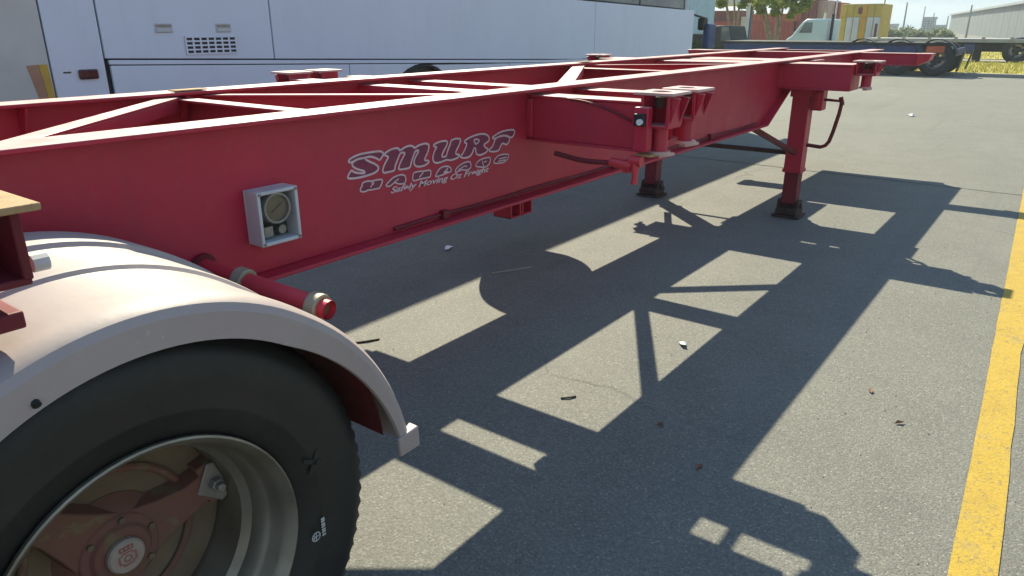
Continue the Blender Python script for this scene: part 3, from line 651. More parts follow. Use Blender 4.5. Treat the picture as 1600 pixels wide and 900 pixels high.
# ---- axles, wheels
RT = .52
def tyre_mesh(cx, cy, s, n=168):
    pr = [(-.022, .292), (-.010, .300), (-.002, .312), (.010, .335), (.018, .36), (.0195, .363), (.0195, .367), (.022, .40), (.024, .425), (.0235, .428), (.0235, .432), (.020, .455), (.012, .478), (.004, .490), (-.004, .503), (-.018, .513),
          (-.052, .518), (-.054, .506), (-.062, .506), (-.064, .519), (-.102, .520), (-.104, .507), (-.112, .507), (-.114, .520)]
    full = [(t, r) for t, r in pr] + [(-.25 - t + .022 - .0, r) for t, r in reversed(pr)]
    rm = lambda j, k: (.984 if (k % 2 == 0 and (13 <= j <= 15 or len(full) - 16 <= j <= len(full) - 14)) else 1)
    mb = MB(); mb.lathe([(s * t, r) for t, r in full], (cx, cy, RT), n, rmod=rm); return mb
def wheel(cx, cy, s, detail):
    """dual wheel: outer tyre with its open rim on a spoked hub, inner tyre beside it; s=+1 faces +X"""
    o = tyre_mesh(cx, cy, s).build('wheel', 'tyre_rubber', T, sharp=50)
    tyre_mesh(cx - s * .315, cy, s, 96).build('inner_tyre', 'tyre_rubber', o, sharp=50)
    mb = MB()
    mb.lathe([(s * t, r) for t, r in [(-.022, .292), (-.012, .300), (.0, .306), (.007, .3055), (.009, .3015), (.004, .296), (-.006, .288), (-.020, .280), (-.052, .277), (-.058, .272), (-.066, .265), (-.104, .262), (-.112, .254), (-.12, .246), (-.20, .243), (-.205, .252), (-.27, .256), (-.30, .29)]], (cx, cy, RT), 72)
    mb.build('rim', 'rim_alloy', o, sharp=40)
    mb = MB(); mb.lathe([(s * t, r) for t, r in [(-.215, .243), (-.212, .10), (-.20, .09), (-.2, .0001)]], (cx, cy, RT), 40); mb.build('brake_drum', 'hub_dirt', o)
    mb = MB()
    mb.lathe([(s * t, r) for t, r in [(-.24, .12), (-.21, .115), (-.185, .092), (-.180, .086), (-.178, .082), (-.172, .080), (-.170, .064), (-.166, .060), (-.160, .056), (-.159, .0001)]], (cx, cy, RT), 40)
    mb.lathe([(s * -.2055, .16), (s * -.200, .165), (s * -.200, .172), (s * -.2055, .177)], (cx, cy, RT), 48)
    for k in range(3):
        a = rad(12.5 + 120 * k); d = Vector((0, math.cos(a), math.sin(a))); c = Vector((cx, cy, RT)); tt = Vector((0, -d.z, d.y)); ex = Vector((s, 0, 0))
        sec = []
        for r_, w_, x0_, x1_ in ((.045, .085, -.23, -.178), (.10, .062, -.23, -.172), (.16, .044, -.225, -.168), (.215, .042, -.225, -.172)):
            sec.append([c + d * r_ + tt * q_ + ex * xx for q_, xx in ((-w_, x0_), (w_, x0_), (w_ * .8, x1_), (-w_ * .8, x1_))])
        mb.add([p for q in sec for p in q], [(4 * i + j, 4 * i + (j + 1) % 4, 4 * i + 4 + (j + 1) % 4, 4 * i + 4 + j) for i in range(3) for j in range(4)] + [(0, 3, 2, 1), (12, 13, 14, 15)])
        mb.beam(c + d * .20 + Vector((s * -.200, 0, 0)), c + d * .242 + Vector((s * -.198, 0, 0)), .105, .05, (1, 0, 0))
    hub = mb.build('hub', 'hub_red', o, .006)
    if detail:
        for k in range(3):
            a = rad(12.5 + 120 * k); d = Vector((0, math.cos(a), math.sin(a))); tt = Vector((0, -math.sin(a), math.cos(a))); c = Vector((cx, cy, RT))
            mb = MB(); b0 = c + Vector((s * -.166, 0, 0))
            pts = [b0 + d * .178, b0 + d * .222 + tt * .055, b0 + d * .238 + tt * .05, b0 + d * .2455, b0 + d * .238 - tt * .05, b0 + d * .222 - tt * .055]
            q = [p - Vector((s * .014, 0, 0)) for p in pts]
            mb.add(pts + q, [(0, 1, 2, 3, 4, 5), (11, 10, 9, 8, 7, 6)] + [(i, (i + 1) % 6, 6 + (i + 1) % 6, 6 + i) for i in range(6)])
            mb.tube([b0 + d * .222, b0 + d * .222 + Vector((s * .018, 0, 0))], .016, 6); mb.tube([b0 + d * .222 + Vector((s * .018, 0, 0)), b0 + d * .222 + Vector((s * .032, 0, 0))], .010, 10)
            mb.build('rim_clamp', 'steel_grey', o, .002)
        for k in range(6):
            a = rad(20 + 60 * k); mb = MB(); p = Vector((cx + s * -.173, cy + .071 * math.cos(a), RT + .071 * math.sin(a)))
            mb.tube([p, p + Vector((s * .008, 0, 0))], .007, 6); mb.build('hub_bolt', 'hub_dirt', o)
        hc = Vector((cx + s * -.158, cy, RT)); mb = MB(); mb.lathe([(0, .038), (s * .010, .038), (s * .014, .034), (s * .015, .0001)], hc, 36); mb.build('hub_cap', 'cap_pale', o)
        # moulded emblem on the cap: a notched square round a small ring
        mb = MB(); x = hc.x + s * .0158
        sq = [(-.013, -.021), (.013, -.021), (.013, -.014), (.021, -.014), (.021, .008), (.013, .008), (.013, .014), (-.013, .014), (-.013, .008), (-.021, .008), (-.021, -.014), (-.013, -.014)]
        sq = [(a * .8, b * .8) for a, b in sq]; ribbon(mb, [(hc.y + a, hc.z + b) for a, b in sq], .0035, x)
        ribbon(mb, [(hc.y + .007 * math.cos(a * .524), hc.z - .003 + .007 * math.sin(a * .524)) for a in range(12)], .003, x)
        for i in range(4): ribbon(mb, [(hc.y - .013 + i * .0085, hc.z + .0175), (hc.y - .013 + i * .0085, hc.z + .025)], .003, x, False); 
        ribbon(mb, [(hc.y - .0145, hc.z + .025), (hc.y + .013, hc.z + .025)], .003, x, False); ribbon(mb, [(hc.y - .0145, hc.z + .0175), (hc.y + .013, hc.z + .0175)], .003, x, False)
        mb.build('emblem', 'emblem_red', o)
        mb = MB()
        for k in range(4):
            a = rad(45 + 90 * k + 18); q0_ = Vector((cx + s * .0225, cy + .352, RT + .105)); 
            mb.beam(q0_ + Vector((0, .006 * math.cos(a), .006 * math.sin(a))), q0_ + Vector((s * -.001, .030 * math.cos(a), .030 * math.sin(a))), .012, .003, (1, 0, 0))
        mb.build('sidewall_moulding', 'tyre_rubber', o, .002)
        # small white print on the sidewall: globe mark and a line of tiny letters
        mb = MB(); gy, gz = None, None
        P0 = Vector((0, .333, .437)); xx = cx + s * .0262
        ribbon(mb, [(P0.y + .011 * math.cos(a * .393), P0.z + .011 * math.sin(a * .393)) for a in range(16)], .0025, xx)
        ribbon(mb, [(P0.y - .010, P0.z), (P0.y + .010, P0.z)], .0022, xx, False); ribbon(mb, [(P0.y, P0.z - .010), (P0.y, P0.z + .010)], .0022, xx, False)
        ribbon(mb, [(P0.y - .007, P0.z - .008), (P0.y - .003, P0.z), (P0.y - .007, P0.z + .008)], .002, xx, False)
        for i in range(7):
            z = .430 + i * .0072; ribbon(mb, [(.350, z), (.360, z + (.002 if i % 2 else 0))], .0052, xx, False)
        mb.build('sidewall_print', 'tyre_print', o)
    return o
w1 = wheel(1.166, 0, 1, True); w2 = wheel(mx(1.166), 0, -1, False)
for o in (w1, w2):
    c = copy_tree(o, T); c.location.y -= 1.25
for y in (0, -1.25):
    mb = MB(); mb.tube([(-.95, y, RT), (.84, y, RT)], .065, 16); mb.build('axle', 'rust_dark', T)
for s in (1, -1):
    for y in (0, -1.25):
        mb = MB(); x = .42 if s > 0 else mx(.42)
        for i in range(4): mb.beam((x, y - .52 + .1 * i, .66 - .02 * i), (x, y + .52 - .1 * i, .66 - .02 * i), .075, .016)
        mb.box((x - .05, y - .09, .56), (x + .05, y + .09, .72)); mb.box((x - .04, y + .45, .64), (x + .04, y + .56, .83)); mb.box((x - .04, y - .56, .64), (x + .04, y - .45, .83))
        mb.build('leaf_spring', 'rust_dark', T)
# ---- spare wheel on the far side
mb = MB(); mb.lathe([(0, .26), (.02, .30), (.03, .36), (.02, .43), (-.04, .45), (-.17, .45), (-.23, .43), (-.24, .36), (-.23, .30), (-.21, .26), (-.19, .0001)], (-.74, 3.78, .815), 48); mb.build('spare_wheel', 'tyre_rubber', T)
mb = MB(); mb.beam((-.60, 3.6, .9), (-.72, 3.6, .9), .05, .05); mb.beam((-.60, 3.96, .9), (-.72, 3.96, .9), .05, .05); mb.build('spare_carrier', 'red_paint', T)

# ---- mudguards over the wheels
def mudguard(s, y0):
    xo = 1.222 if s > 0 else mx(1.222); xi = .60 if s > 0 else mx(.60)
    def X_(t): return xi + (xo - xi) * t
    sec = [(0.0, .575), (0.0, .594), (.205, .596), (.218, .594), (.230, .584), (.243, .581), (.52, .583), (.54, .581), (.552, .573), (.565, .571), (.90, .574), (.96, .572), (.985, .563), (1.0, .548)]
    A0, A1, N = 2.0, 176.0, 60
    out = MB(); rows = []
    c = Vector((0, y0 + .02, RT + .006))
    for i in range(N + 1):
        a = rad(A0 + (A1 - A0) * i / N); e = min(1, (i / N) * 3.2); e2 = min(1, (1 - i / N) * 3.2); k = .5 + .5 * min(e, e2)
        fl_ = 1 + .075 * (1 - min(e, e2)) ** 1.5
        row = [(X_(t), r * fl_) for t, r in sec] + [(X_(1.0), (.575 - .079 * k) * fl_), (X_(.985), (.573 - .079 * k) * fl_), (X_(.98), .545 * fl_), (X_(.95), .560 * fl_), (X_(.05), .575 * fl_)]
        rows.append([(x, c.y + r * math.cos(a), c.z + r * math.sin(a)) for x, r in row])
    n = len(rows[0]); vs = [p for r in rows for p in r]; fs = [(i * n + j, i * n + (j + 1) % n, (i + 1) * n + (j + 1) % n, (i + 1) * n + j) for i in range(N) for j in range(n)]
    fs += [tuple(range(n)), tuple(range(N * n, N * n + n))[::-1]]
    out.add(vs, fs); g = out.build('mudguard', 'fender_plastic', T, sharp=28)
    # end clip wrapping the lower front edge
    a = rad(A0 + 1.0); e = MB()
    for (t0, t1) in ((.955, 1.008),):
        q = []
        for aa in (rad(A0 - 1.2), rad(A0 + 4.2)):
            for t, r in ((t0, .627), (t1, .627), (t1, .558), (t1 - .02, .558)):
                q.append((X_(t), c.y + r * math.cos(aa), c.z + r * math.sin(aa)))
        e.add(q, [(0, 1, 2, 3), (7, 6, 5, 4), (0, 4, 5, 1), (1, 5, 6, 2), (2, 6, 7, 3), (3, 7, 4, 0)])
    e.build('end_clip', 'fender_plastic', g, .004)
    # red lining hanging inside the front quarter
    lin = MB(); vs = []
    for i in range(16):
        aa = rad(6 + 60 * i / 15)
        for t in (.03, .93): vs.append((X_(t), c.y + .552 * math.cos(aa), c.z + .556 * math.sin(aa)))
    lin.add(vs, [(2 * i, 2 * i + 1, 2 * i + 3, 2 * i + 2) for i in range(15)]); lin.build('lining', 'fender_inner', g)
    b = MB(); aa = rad(110); p = Vector((X_(1.0), c.y + .50 * math.cos(aa), c.z + .50 * math.sin(aa)))
    b.tube([p + Vector((-.004, 0, .012)), p + Vector((s * .004, 0, .008))], .007, 8); b.build('bolt', 'black_plastic', g)
    return g
g1 = mudguard(1, 0); g2 = mudguard(-1, 0)
for o in (g1, g2):
    c = copy_tree(o, T); c.location.y -= 1.25
# mudguard stay: red tube with clamps
def stay(s):
    f = (lambda x: x) if s > 0 else mx
    P0 = Vector((f(.4875), .550, .893)); P1 = Vector((f(.938), .628, .842)); d = P1 - P0
    mb = MB(); mb.tube([P0, P0 + d * .25, P0 + d * .6, P1], .0265, 20, caps=False)
    mb.tube([P1, P0 + d * .9], .021, 20, caps=False)
    n = 20
    st = mb.build('guard_stay', 'red_bright', T)
    mb = MB(); mb.tube([P1 - d * .04, P1 - d * .039], .022, 20); mb.build('tube_plug', 'hub_dirt', st)
    for t0 in (.33, .90):
        mb = MB(); a = P0 + d * (t0 - .03); b = P0 + d * (t0 + .05); mb.tube([a, b], .037, 20)
        mb.beam(a + d * .04 + Vector((0, -.03, -.03)), a + d * .04 + Vector((0, -.11, -.035)), .045, .02)
        mb.build('clamp', 'zinc_tan', st, .003)
    mb = MB(); mb.tube([P0 - d * .0, P0 + d * .02], .042, 20); mb.build('weld_collar', 'red_deep', st)
    return st
s1 = stay(1); s2 = stay(-1)

# ================================================================ COACH (parallel to the trailer, on its far side)
BX = -3.5
CO = empty('coach', (BX - 1.25, 7.2, 0), 'long white coach with a small vent grille and no stripe, parked behind the red trailer', 'coach')
def seam(y): return 1.31 - .0335 * (y - 2.2) if y < 9 else 1.082
def sill(y): return 1.93 - .0205 * (y - 7)
def side_panel(y0, y1, zlo, zhi, name, mat='bus_white', x=BX, th=.03, n=6, slots=None):
    ys = [y0 + (y1 - y0) * i / n for i in range(n + 1)]
    lo = [(y, zlo(y) if callable(zlo) else zlo) for y in ys]; hi = [(y, zhi(y) if callable(zhi) else zhi) for y in ys]
    mb = MB()
    for a, b, c, d in zip(lo[:-1], lo[1:], hi[1:], hi[:-1]): 
        pass
    mb.prism(lo + hi[::-1], 0, x - th, x)
    return mb.build(name, mat, CO, .004)
g = .006
# core so nothing shows through the seams
mb = MB(); mb.prism([(1.6, .40), (12.6, .40), (12.6, 3.30), (12.2, 3.52), (1.8, 3.52), (1.6, 3.3)], 0, BX - 2.46, BX - .034)
core = mb.build('body_shell', 'black_plastic', CO)
# lower skirt with wheel arches
def skirt(y0, y1, arch=None):
    pts = [(y0 + g, .34)]
    if arch:
        ya, r = arch
        for i in range(17):
            a = math.pi - math.pi * i / 16; pts.append((ya + r * math.cos(a), .52 + r * math.sin(a) if 0 < i < 16 else .34))
    pts += [(y1 - g, .34), (y1 - g, seam(y1) - .045), (y0 + g, seam(y0) - .045)]
    mb = MB(); mb.prism(pts, 0, BX - .03, BX); return mb.build('skirt_panel', 'bus_white', CO, .004)
skirt(2.27, 4.62); skirt(4.62, 7.3, (5.68, .63)); skirt(7.3, 9.4); skirt(9.4, 12.95, (11.5, .515))
side_panel(2.27, 9.4, lambda y: seam(y) - .037, lambda y: seam(y) - .004, 'rub_strip')
side_panel(1.86, 2.232, .34, lambda y: 1.93, 'corner_post')
side_panel(2.246, 3.738, lambda y: seam(y) + .008, lambda y: sill(y), 'engine_door')
side_panel(3.752, 9.4, lambda y: seam(y) + .008, lambda y: sill(y), 'side_panel', n=12)
side_panel(9.404, 12.95, lambda y: seam(y) - .037, lambda y: sill(y), 'side_panel', n=8, x=BX + .004)
# window band and roof above it
y = 2.3
while y < 12.4:
    y1 = min(y + 1.7, 12.9)
    side_panel(y + .02, y1 - .02, lambda q: sill(q) + .018, 3.05, 'window', 'bus_glass', BX - .006, n=2); y = y1
side_panel(1.86, 12.9, 3.06, 3.30, 'cant_panel')
mb = MB(); mb.prism([(BX, 3.31), (BX - .20, 3.53), (BX - 1.2, 3.60), (BX - 2.3, 3.53), (BX - 2.5, 3.31)], 1, 1.4, 12.7); mb.build('roof', 'bus_white', CO)
side_panel(1.86, 2.28, 1.94, 3.05, 'corner_post')
# rounded rear corner
mb = MB(); arc = [(BX - .3 + .3 * math.cos(rad(a_)), 1.55 - .3 * math.sin(rad(a_))) for a_ in range(0, 91, 6)]
mb.prism([(BX, 1.846)] + arc + [(BX - 2.2, 1.25), (BX - 2.2, 1.29), (BX - .3, 1.29), (BX - .04, 1.55), (BX - .04, 1.846)], 2, .36, 3.3); mb.build('rear_corner', 'bus_corner', CO)
def bx(name, mat, y0, y1, z0, z1, d=.006, par=CO, bev=.003):
    mb = MB(); mb.box((BX - .004, y0, z0), (BX + d, y1, z1)); return mb.build(name, mat, par, bev)
mb = MB(); mb.prism([(1.70, 1.285), (1.772, 1.29), (1.80, 1.02), (1.745, 1.02)], 0, BX - .02, BX + .005); mb.build('reflective_tape', 'amber_tape', CO)
mb = MB(); mb.prism([(1.774, 1.29), (1.832, 1.29), (1.843, 1.02), (1.802, 1.02)], 0, BX - .02, BX + .006); mb.build('reflective_tape', 'yellow_tape', CO)
lr = bx('marker_lamp', 'lamp_red', 2.03, 2.17, 1.175, 1.245, .022, CO, .012)
bx('latch_slot', 'box_dark', 1.93, 1.985, 1.222, 1.234, .003)
# vent grille: 7 x 4 slots
vg = MB(); vy0, vy1, vz0, vz1 = 2.905, 3.365, 1.330, 1.462
cw, ch = (vy1 - vy0) / 7, (vz1 - vz0) / 4
mb = MB(); mb.box((BX + .001, vy0 - .004, vz0 - .004), (BX + .003, vy1 + .004, vz1 + .004)); v = mb.build('vent_grille', 'black_plastic', CO)
for i in range(8):
    mb = MB(); yc = vy0 + cw * i; mb.box((BX + .003, yc - .007, vz0 - .007), (BX + .009, yc + .007, vz1 + .007)); mb.build('grille_bar', 'bus_white', v)
for j in range(5):
    mb = MB(); zc = vz0 + ch * j; mb.box((BX + .003, vy0 - .007, zc - .0065), (BX + .0085, vy1 + .007, zc + .0065)); mb.build('grille_bar', 'bus_white', v)
for y0, y1 in ((2.66, 2.81), (3.19, 3.335)):
    l = bx('door_latch', 'box_grey', y0, y1, 1.495, 1.566, .004)
    mb = MB(); mb.box((BX + .004, y0 + .01, 1.535), (BX + .0055, y1 - .01, 1.557)); mb.build('latch_recess', 'steel_grey', l)
    mb = MB(); mb.box((BX + .004, y0 + .015, 1.503), (BX + .012, y1 - .015, 1.527)); mb.build('latch_handle', 'white_panel', l)
# coach wheels
for yc in (5.68, 11.5):
    mb = MB(); mb.lathe([(-.02, .27), (0, .30), (.012, .40), (0, .49), (-.03, .51), (-.25, .51), (-.28, .45), (-.28, .25)], (BX - .07, yc, .51), 48); w = mb.build('wheel', 'tyre_rubber', CO)
    mb = MB(); mb.lathe([(-.02, .28), (-.01, .27), (-.06, .24), (-.08, .12), (-.03, .10), (-.02, .0001)], (BX - .07, yc, .51), 40); mb.build('rim', 'steel_grey', w)
    c = copy_tree(w, CO); c.location.x -= 2.1
    if yc > 8: continue
    mb = MB(); mb.lathe([(0, .625), (-.03, .625), (-.03, .60), (0, .60)], (BX + .006, yc, .52), 48, closed=True)
    mb.build('arch_trim', 'black_plastic', CO)
# mirror arms of the coach seen past its front end
def mirror(c, w, h):
    mb = MB(); mb.box((c[0] - .06, c[1] - w / 2, c[2] - h / 2), (c[0] + .06, c[1] + w / 2, c[2] + h / 2)); return mb
mb = mirror(ypl(1098, 37, 13.4), .26, .24); mr = mb.build('mirror', 'black_plastic', CO, .04)
p1 = ypl(1108, 57, 13.6); mb = mirror(p1, .40, .46); mb.build('mirror', 'navy_paint', CO, .04)
p2 = ypl(1098, 37, 13.4); mb = MB(); mb.tube([(BX - .02, 12.9, 1.75), (BX + .05, 13.3, p2.z + .1), tuple(p2), tuple(p1)], .02, 8); mb.build('mirror_arm', 'black_plastic', CO)

# ================================================================ DISTANT YARD
def slab(par, name, mat, a, b, bev=0):
    mb = MB(); mb.box(a, b); return mb.build(name, mat, par, bev)
# pale box truck past the front of the coach
q1 = ypl(1117.5, 40, 24.4); q0 = q1
BT = empty('box_truck', (q0.x - 1.5, 22.5, 0), 'pale teal box truck body standing beyond the front of the white coach', 'truck')
slab(BT, 'cargo_box', 'bus_front', (q1.x - 5.5, 22.0, 1.30), (q1.x - .05, 24.4, 3.9), .03)
slab(BT, 'corner_trim', 'white_panel', (q1.x - .05, 21.98, .55), (q1.x + .02, 22.1, 3.92), .01)
slab(BT, 'frame', 'chassis_dark', (q1.x - 5.5, 22.3, .75), (q1.x - .1, 24.1, 1.29))
slab(BT, 'panel_rib', 'bus_white', (q0.x - .3, 21.985, 1.31), (q0.x - .26, 21.998, 3.88))
for xx in (q1.x - 1.2, q1.x - 4.6):
    mb = MB(); mb.lathe([(0, .0001), (0, .25), (.03, .3), (0, .48), (.06, .5), (.25, .5), (.28, .4), (.28, .0001)], (xx, 22.15, .5), 32, 1); mb.build('wheel', 'tyre_far', BT)

def far_wheel(par, x, y, r=.52, w=.28):
    mb = MB(); mb.lathe([(.05, .28), (0, .33), (-.01, .42), (.02, r - .03), (.05, r), (w - .05, r), (w, r - .04), (w, .3)], (x, y, r), 40, 1); t_ = mb.build('wheel', 'tyre_far', par)
    mb = MB(); mb.lathe([(.02, .31), (.0, .30), (.03, .28), (.16, .26), (.17, .18)], (x, y, r), 40, 1); mb.build('rim', 'steel_grey', t_)
    mb = MB(); mb.lathe([(.14, .12), (.06, .11), (.05, .0001)], (x, y, r), 20, 1)
    for k in range(3):
        a = rad(8 + 120 * k); mb.beam((x, y + .11, r), (x + .27 * math.cos(a), y + .11, r + .27 * math.sin(a)), .10, .10, (0, 1, 0))
    mb.build('hub', 'chassis_dark', t_); return t_
# blue skeletal trailer across the far end of the yard
yA = 27.3
xl = ypl(1132, 70, yA).x; xr = ypl(1492, 70, yA).x
zt_ = ypl(1300, 65.5, yA).z; zb_ = ypl(1300, 78, yA).z
FT = empty('flatbed_trailer', ((xl + xr) / 2, yA + 1.2, 0), 'dark blue flat trailer with black wheels crossing behind the nose of the red trailer', 'trailer')
slab(FT, 'deck', 'chassis_dark', (xl, yA - .05, zt_ - .07), (xr - .4, yA + 2.4, zt_), .01)
slab(FT, 'side_rail', 'navy_paint', (xl, yA, zb_ - .05), (xr - .9, yA + .12, zt_ - .074), .01)
slab(FT, 'side_rail', 'navy_paint', (xl, yA + 2.2, zb_ - .05), (xr - .9, yA + 2.32, zt_ - .074), .01)
xw1 = ypl(1460, 98, yA).x; xw0 = ypl(1400, 98, yA).x
for xx in (xw1, xw0, xw0 - (xw1 - xw0)):
    w_ = far_wheel(FT, xx, yA + .02, .53); c = copy_tree(w_, FT); c.location.y += 1.95
    mb = MB(); mb.tube([(xx, yA + .2, .53), (xx, yA + 2.1, .53)], .06, 10); mb.build('axle', 'chassis_dark', FT)
    mb = MB(); 
    arc = [(xx + r * math.cos(rad(a)), .53 + r * math.sin(rad(a))) for r, rng_ in ((.62, range(15, 166, 10)), (.595, range(165, 14, -10))) for a in rng_]
    mb.prism(arc, 1, yA - .02, yA + .4); mb.build('mudguard', 'chassis_dark', FT)
slab(FT, 'tail_lamp', 'orange_lamp', (ypl(1449, 68, yA).x, yA - .03, zt_ - .30), (ypl(1478, 68, yA).x, yA + .1, zt_ - .09), .02)
slab(FT, 'tail_beam', 'navy_paint', (xw1 + .45, yA + .15, .62), (xr + .05, yA + 2.3, .86), .02)
slab(FT, 'number_plate', 'white_panel', (xr - .28, yA + .10, .84), (xr - .02, yA + .13, .93))
for dx, y_ in ((.62, yA + .05), (.66, yA + 1.9)):
    mb = MB(); mb.prism([(xw1 + dx, .16), (xw1 + dx + .03, .16), (xw1 + dx + .16, .78), (xw1 + dx + .13, .78)], 1, y_, y_ + .42); mb.build('mudflap', 'black_plastic', FT)
# grey flat deck semi further out on the verge
yB = 38.6
xl2 = ypl(1352, 66, yB).x; xr2 = 6.0; z1 = ypl(1450, 60, yB).z; z0 = ypl(1450, 68, yB).z
ST = empty('semi_trailer', (0, yB + 1.2, 0), 'long grey decked flat trailer with black running gear beyond the grass', 'trailer')
slab(ST, 'deck', 'deck_grey', (xl2, yB, z0 + .06), (xr2, yB + 2.4, z1), .02)
slab(ST, 'chassis', 'chassis_dark', (xl2 + .6, yB + .5, z0 - .33), (xr2, yB + 2.0, z0 + .058))
for px in (1497, 1525):
    p = ypl(px, 84, yB); slab(ST, 'landing_leg', 'chassis_dark', (p.x - .16, yB + .25, .05), (p.x + .16, yB + .45, z0), .02)
xw = ypl(1588, 80, yB).x
for k in range(3):
    w_ = far_wheel(ST, xw + 1.25 * k, yB + .05, .53); c = copy_tree(w_, ST); c.location.y += 1.9
for k in range(9):
    x = xl2 + .5 + k * 1.05
    slab(ST, 'stake_pocket', 'pole_metal', (x, yB - .03, z1 - .08), (x + .14, yB - .004, z1 + .07), .01)
slab(ST, 'side_box', 'navy_paint', (ypl(1506, 70, yB).x, yB + .02, z0 - .42), (ypl(1524, 70, yB).x, yB + .4, z0), .03)

# containers
def container(name, a, b, mat, label, group='shipping containers stacked at the yard edge'):
    e = empty(name, ((a[0] + b[0]) / 2, (a[1] + b[1]) / 2, a[2]), label, 'container', group)
    (x0, y0, zz0), (x1, y1, zz1) = a, b
    mb = MB(); n = max(4, int((x1 - x0) / .28)); p = []
    for i in range(n):
        w = (x1 - x0 - .16) / n; xx = x0 + .08 + i * w
        p += [(xx, y0 + .06), (xx + w * .38, y0 + .06), (xx + w * .5, y0 + .02), (xx + w * .88, y0 + .02)]
    p += [(x1 - .08, y0 + .06), (x1 - .08, y1), (x0 + .08, y1)]
    mb.prism(p, 2, zz0 + .1, zz1 - .08); mb.build('corrugated_wall', mat, e)
    for nm, q0_, q1_ in (('top_rail', (x0, y0, zz1 - .08), (x1, y1, zz1)), ('bottom_rail', (x0, y0, zz0), (x1, y1, zz0 + .12))):
        mb = MB(); mb.box(q0_, q1_); mb.build(nm, mat, e)
    for xx in (x0, x1 - .1):
        mb = MB(); mb.box((xx, y0 - .003, zz0 + .12), (xx + .1, y1 - .003, zz1 - .08)); mb.build('corner_post', mat, e)
    return e
yC = 52.0
def pz(px, py, Y): return ypl(px, py, Y).z
def cont(px0, px1, py0, py1, Y, mat, label, dep=2.4):
    z1_ = pz(px0, py0, Y); z0_ = pz(px0, py1, Y) if py1 else 0
    return container('shipping_container', (ypl(px0, py0, Y).x, Y, z0_), (ypl(px1, py0, Y).x, Y + dep, z1_), mat, label)
cont(1100, 1262, 34, None, yC, 'container_red', 'long faded red container on the ground behind the pale tree trunks')
cont(1168, 1256, 22, 33.8, yC + .3, 'container_orange', 'orange red container resting on top of the long faded red one')
cont(1108, 1160, 17, 33.8, yC + .3, 'container_maroon', 'dark maroon container on the left end of the long faded red one')
cont(1256, 1279, -14, None, yC - 1, 'container_maroon', 'tall maroon container stack end right of the leafy tree')
cont(1279.3, 1299, 1, None, yC - .6, 'container_pink', 'faded pinkish container end right of the maroon stack')
cont(1299.5, 1314, 4, None, yC + .4, 'container_red', 'narrow red container end between the pinkish one and the yellow cabin')
# yellow and white stacked cabin
yY = 44.0
xa, xb = ypl(1312, 30, yY).x, ypl(1376, 30, yY).x; zc0 = 0.0; zm = pz(1350, 26, yY); zt2 = pz(1350, 6, yY)
YC = empty('storage_cabin', ((xa + xb) / 2, yY + 1.2, 0), 'yellow and white panelled cabin block behind the far blue trailer', 'cabin')
slab(YC, 'frame', 'yellow_panel', (xa, yY + .03, 0), (xb, yY + 2.6, zt2), .02)
W6 = (xb - xa) / 6
for i in range(6):
    m_ = 'white_panel' if i in (1, 2, 4, 5) else ('amber_panel' if i == 3 else 'yellow_panel')
    slab(YC, 'panel', m_, (xa + W6 * i + .02, yY - .01, .1), (xa + W6 * (i + 1) - .02, yY + .028, zm - .03), .01)
    slab(YC, 'panel', 'amber_panel' if i in (3,) else 'yellow_panel', (xa + W6 * i + .02, yY - .012, zm), (xa + W6 * (i + 1) - .02, yY + .028, zt2 - .06), .01)
slab(YC, 'sign', 'container_maroon', (xa + W6 * 2.6, yY - .04, zt2 - .5), (xa + W6 * 3.2, yY - .015, zt2 - .18), .01)
slab(YC, 'louvre', 'container_maroon', (xb - .22, yY - .03, .6), (xb - .10, yY - .014, zm - .35))
# white truck cab behind the blue trailer
yT = 33.0
x0, x1 = ypl(1238, 50, yT).x, ypl(1291, 50, yT).x; zh = pz(1270, 29.5, yT)
TC = empty('truck_cab', ((x0 + x1) / 2, yT + 1.1, 0), 'pale white truck cab with raked windscreen behind the blue trailer', 'truck')
mb = MB(); mb.prism([(x0 - .25, .45), (x1, .45), (x1, zh), (x0 + .55, zh), (x0 + .38, zh - .12), (x0 - .02, 1.15), (x0 - .25, 1.0)], 1, yT, yT + 2.2); cb = mb.build('cab', 'cab_paint', TC, .06)
mb = MB(); mb.prism([(x0 + .28, 1.28), (x0 + .80, 1.28), (x0 + .80, zh - .14), (x0 + .50, zh - .14)], 1, yT - .012, yT + .01); mb.build('side_window', 'cab_glass', TC)
mb = MB(); mb.prism([(x0 + .01, 1.17), (x0 + .39, zh - .13), (x0 + .37, zh - .12), (x0 - .01, 1.18)], 1, yT + .15, yT + 2.05); mb.build('windscreen', 'cab_glass', TC)
slab(TC, 'mirror', 'black_plastic', (x0 + .12, yT - .3, 1.35), (x0 + .2, yT - .12, 1.75), .02)
for xx in (x0 + .35, x1 + 1.6): far_wheel(TC, xx, yT + .02, .5)
slab(TC, 'frame', 'chassis_dark', (x1 + .01, yT + .6, .6), (x1 + 3, yT + 1.6, .85))
mb = MB(); mb.tube([(x1 + .12, yT + .3, .86), (x1 + .12, yT + .3, pz(1297, 22, yT))], .06, 10); mb.build('exhaust_stack', 'chassis_dark', TC)

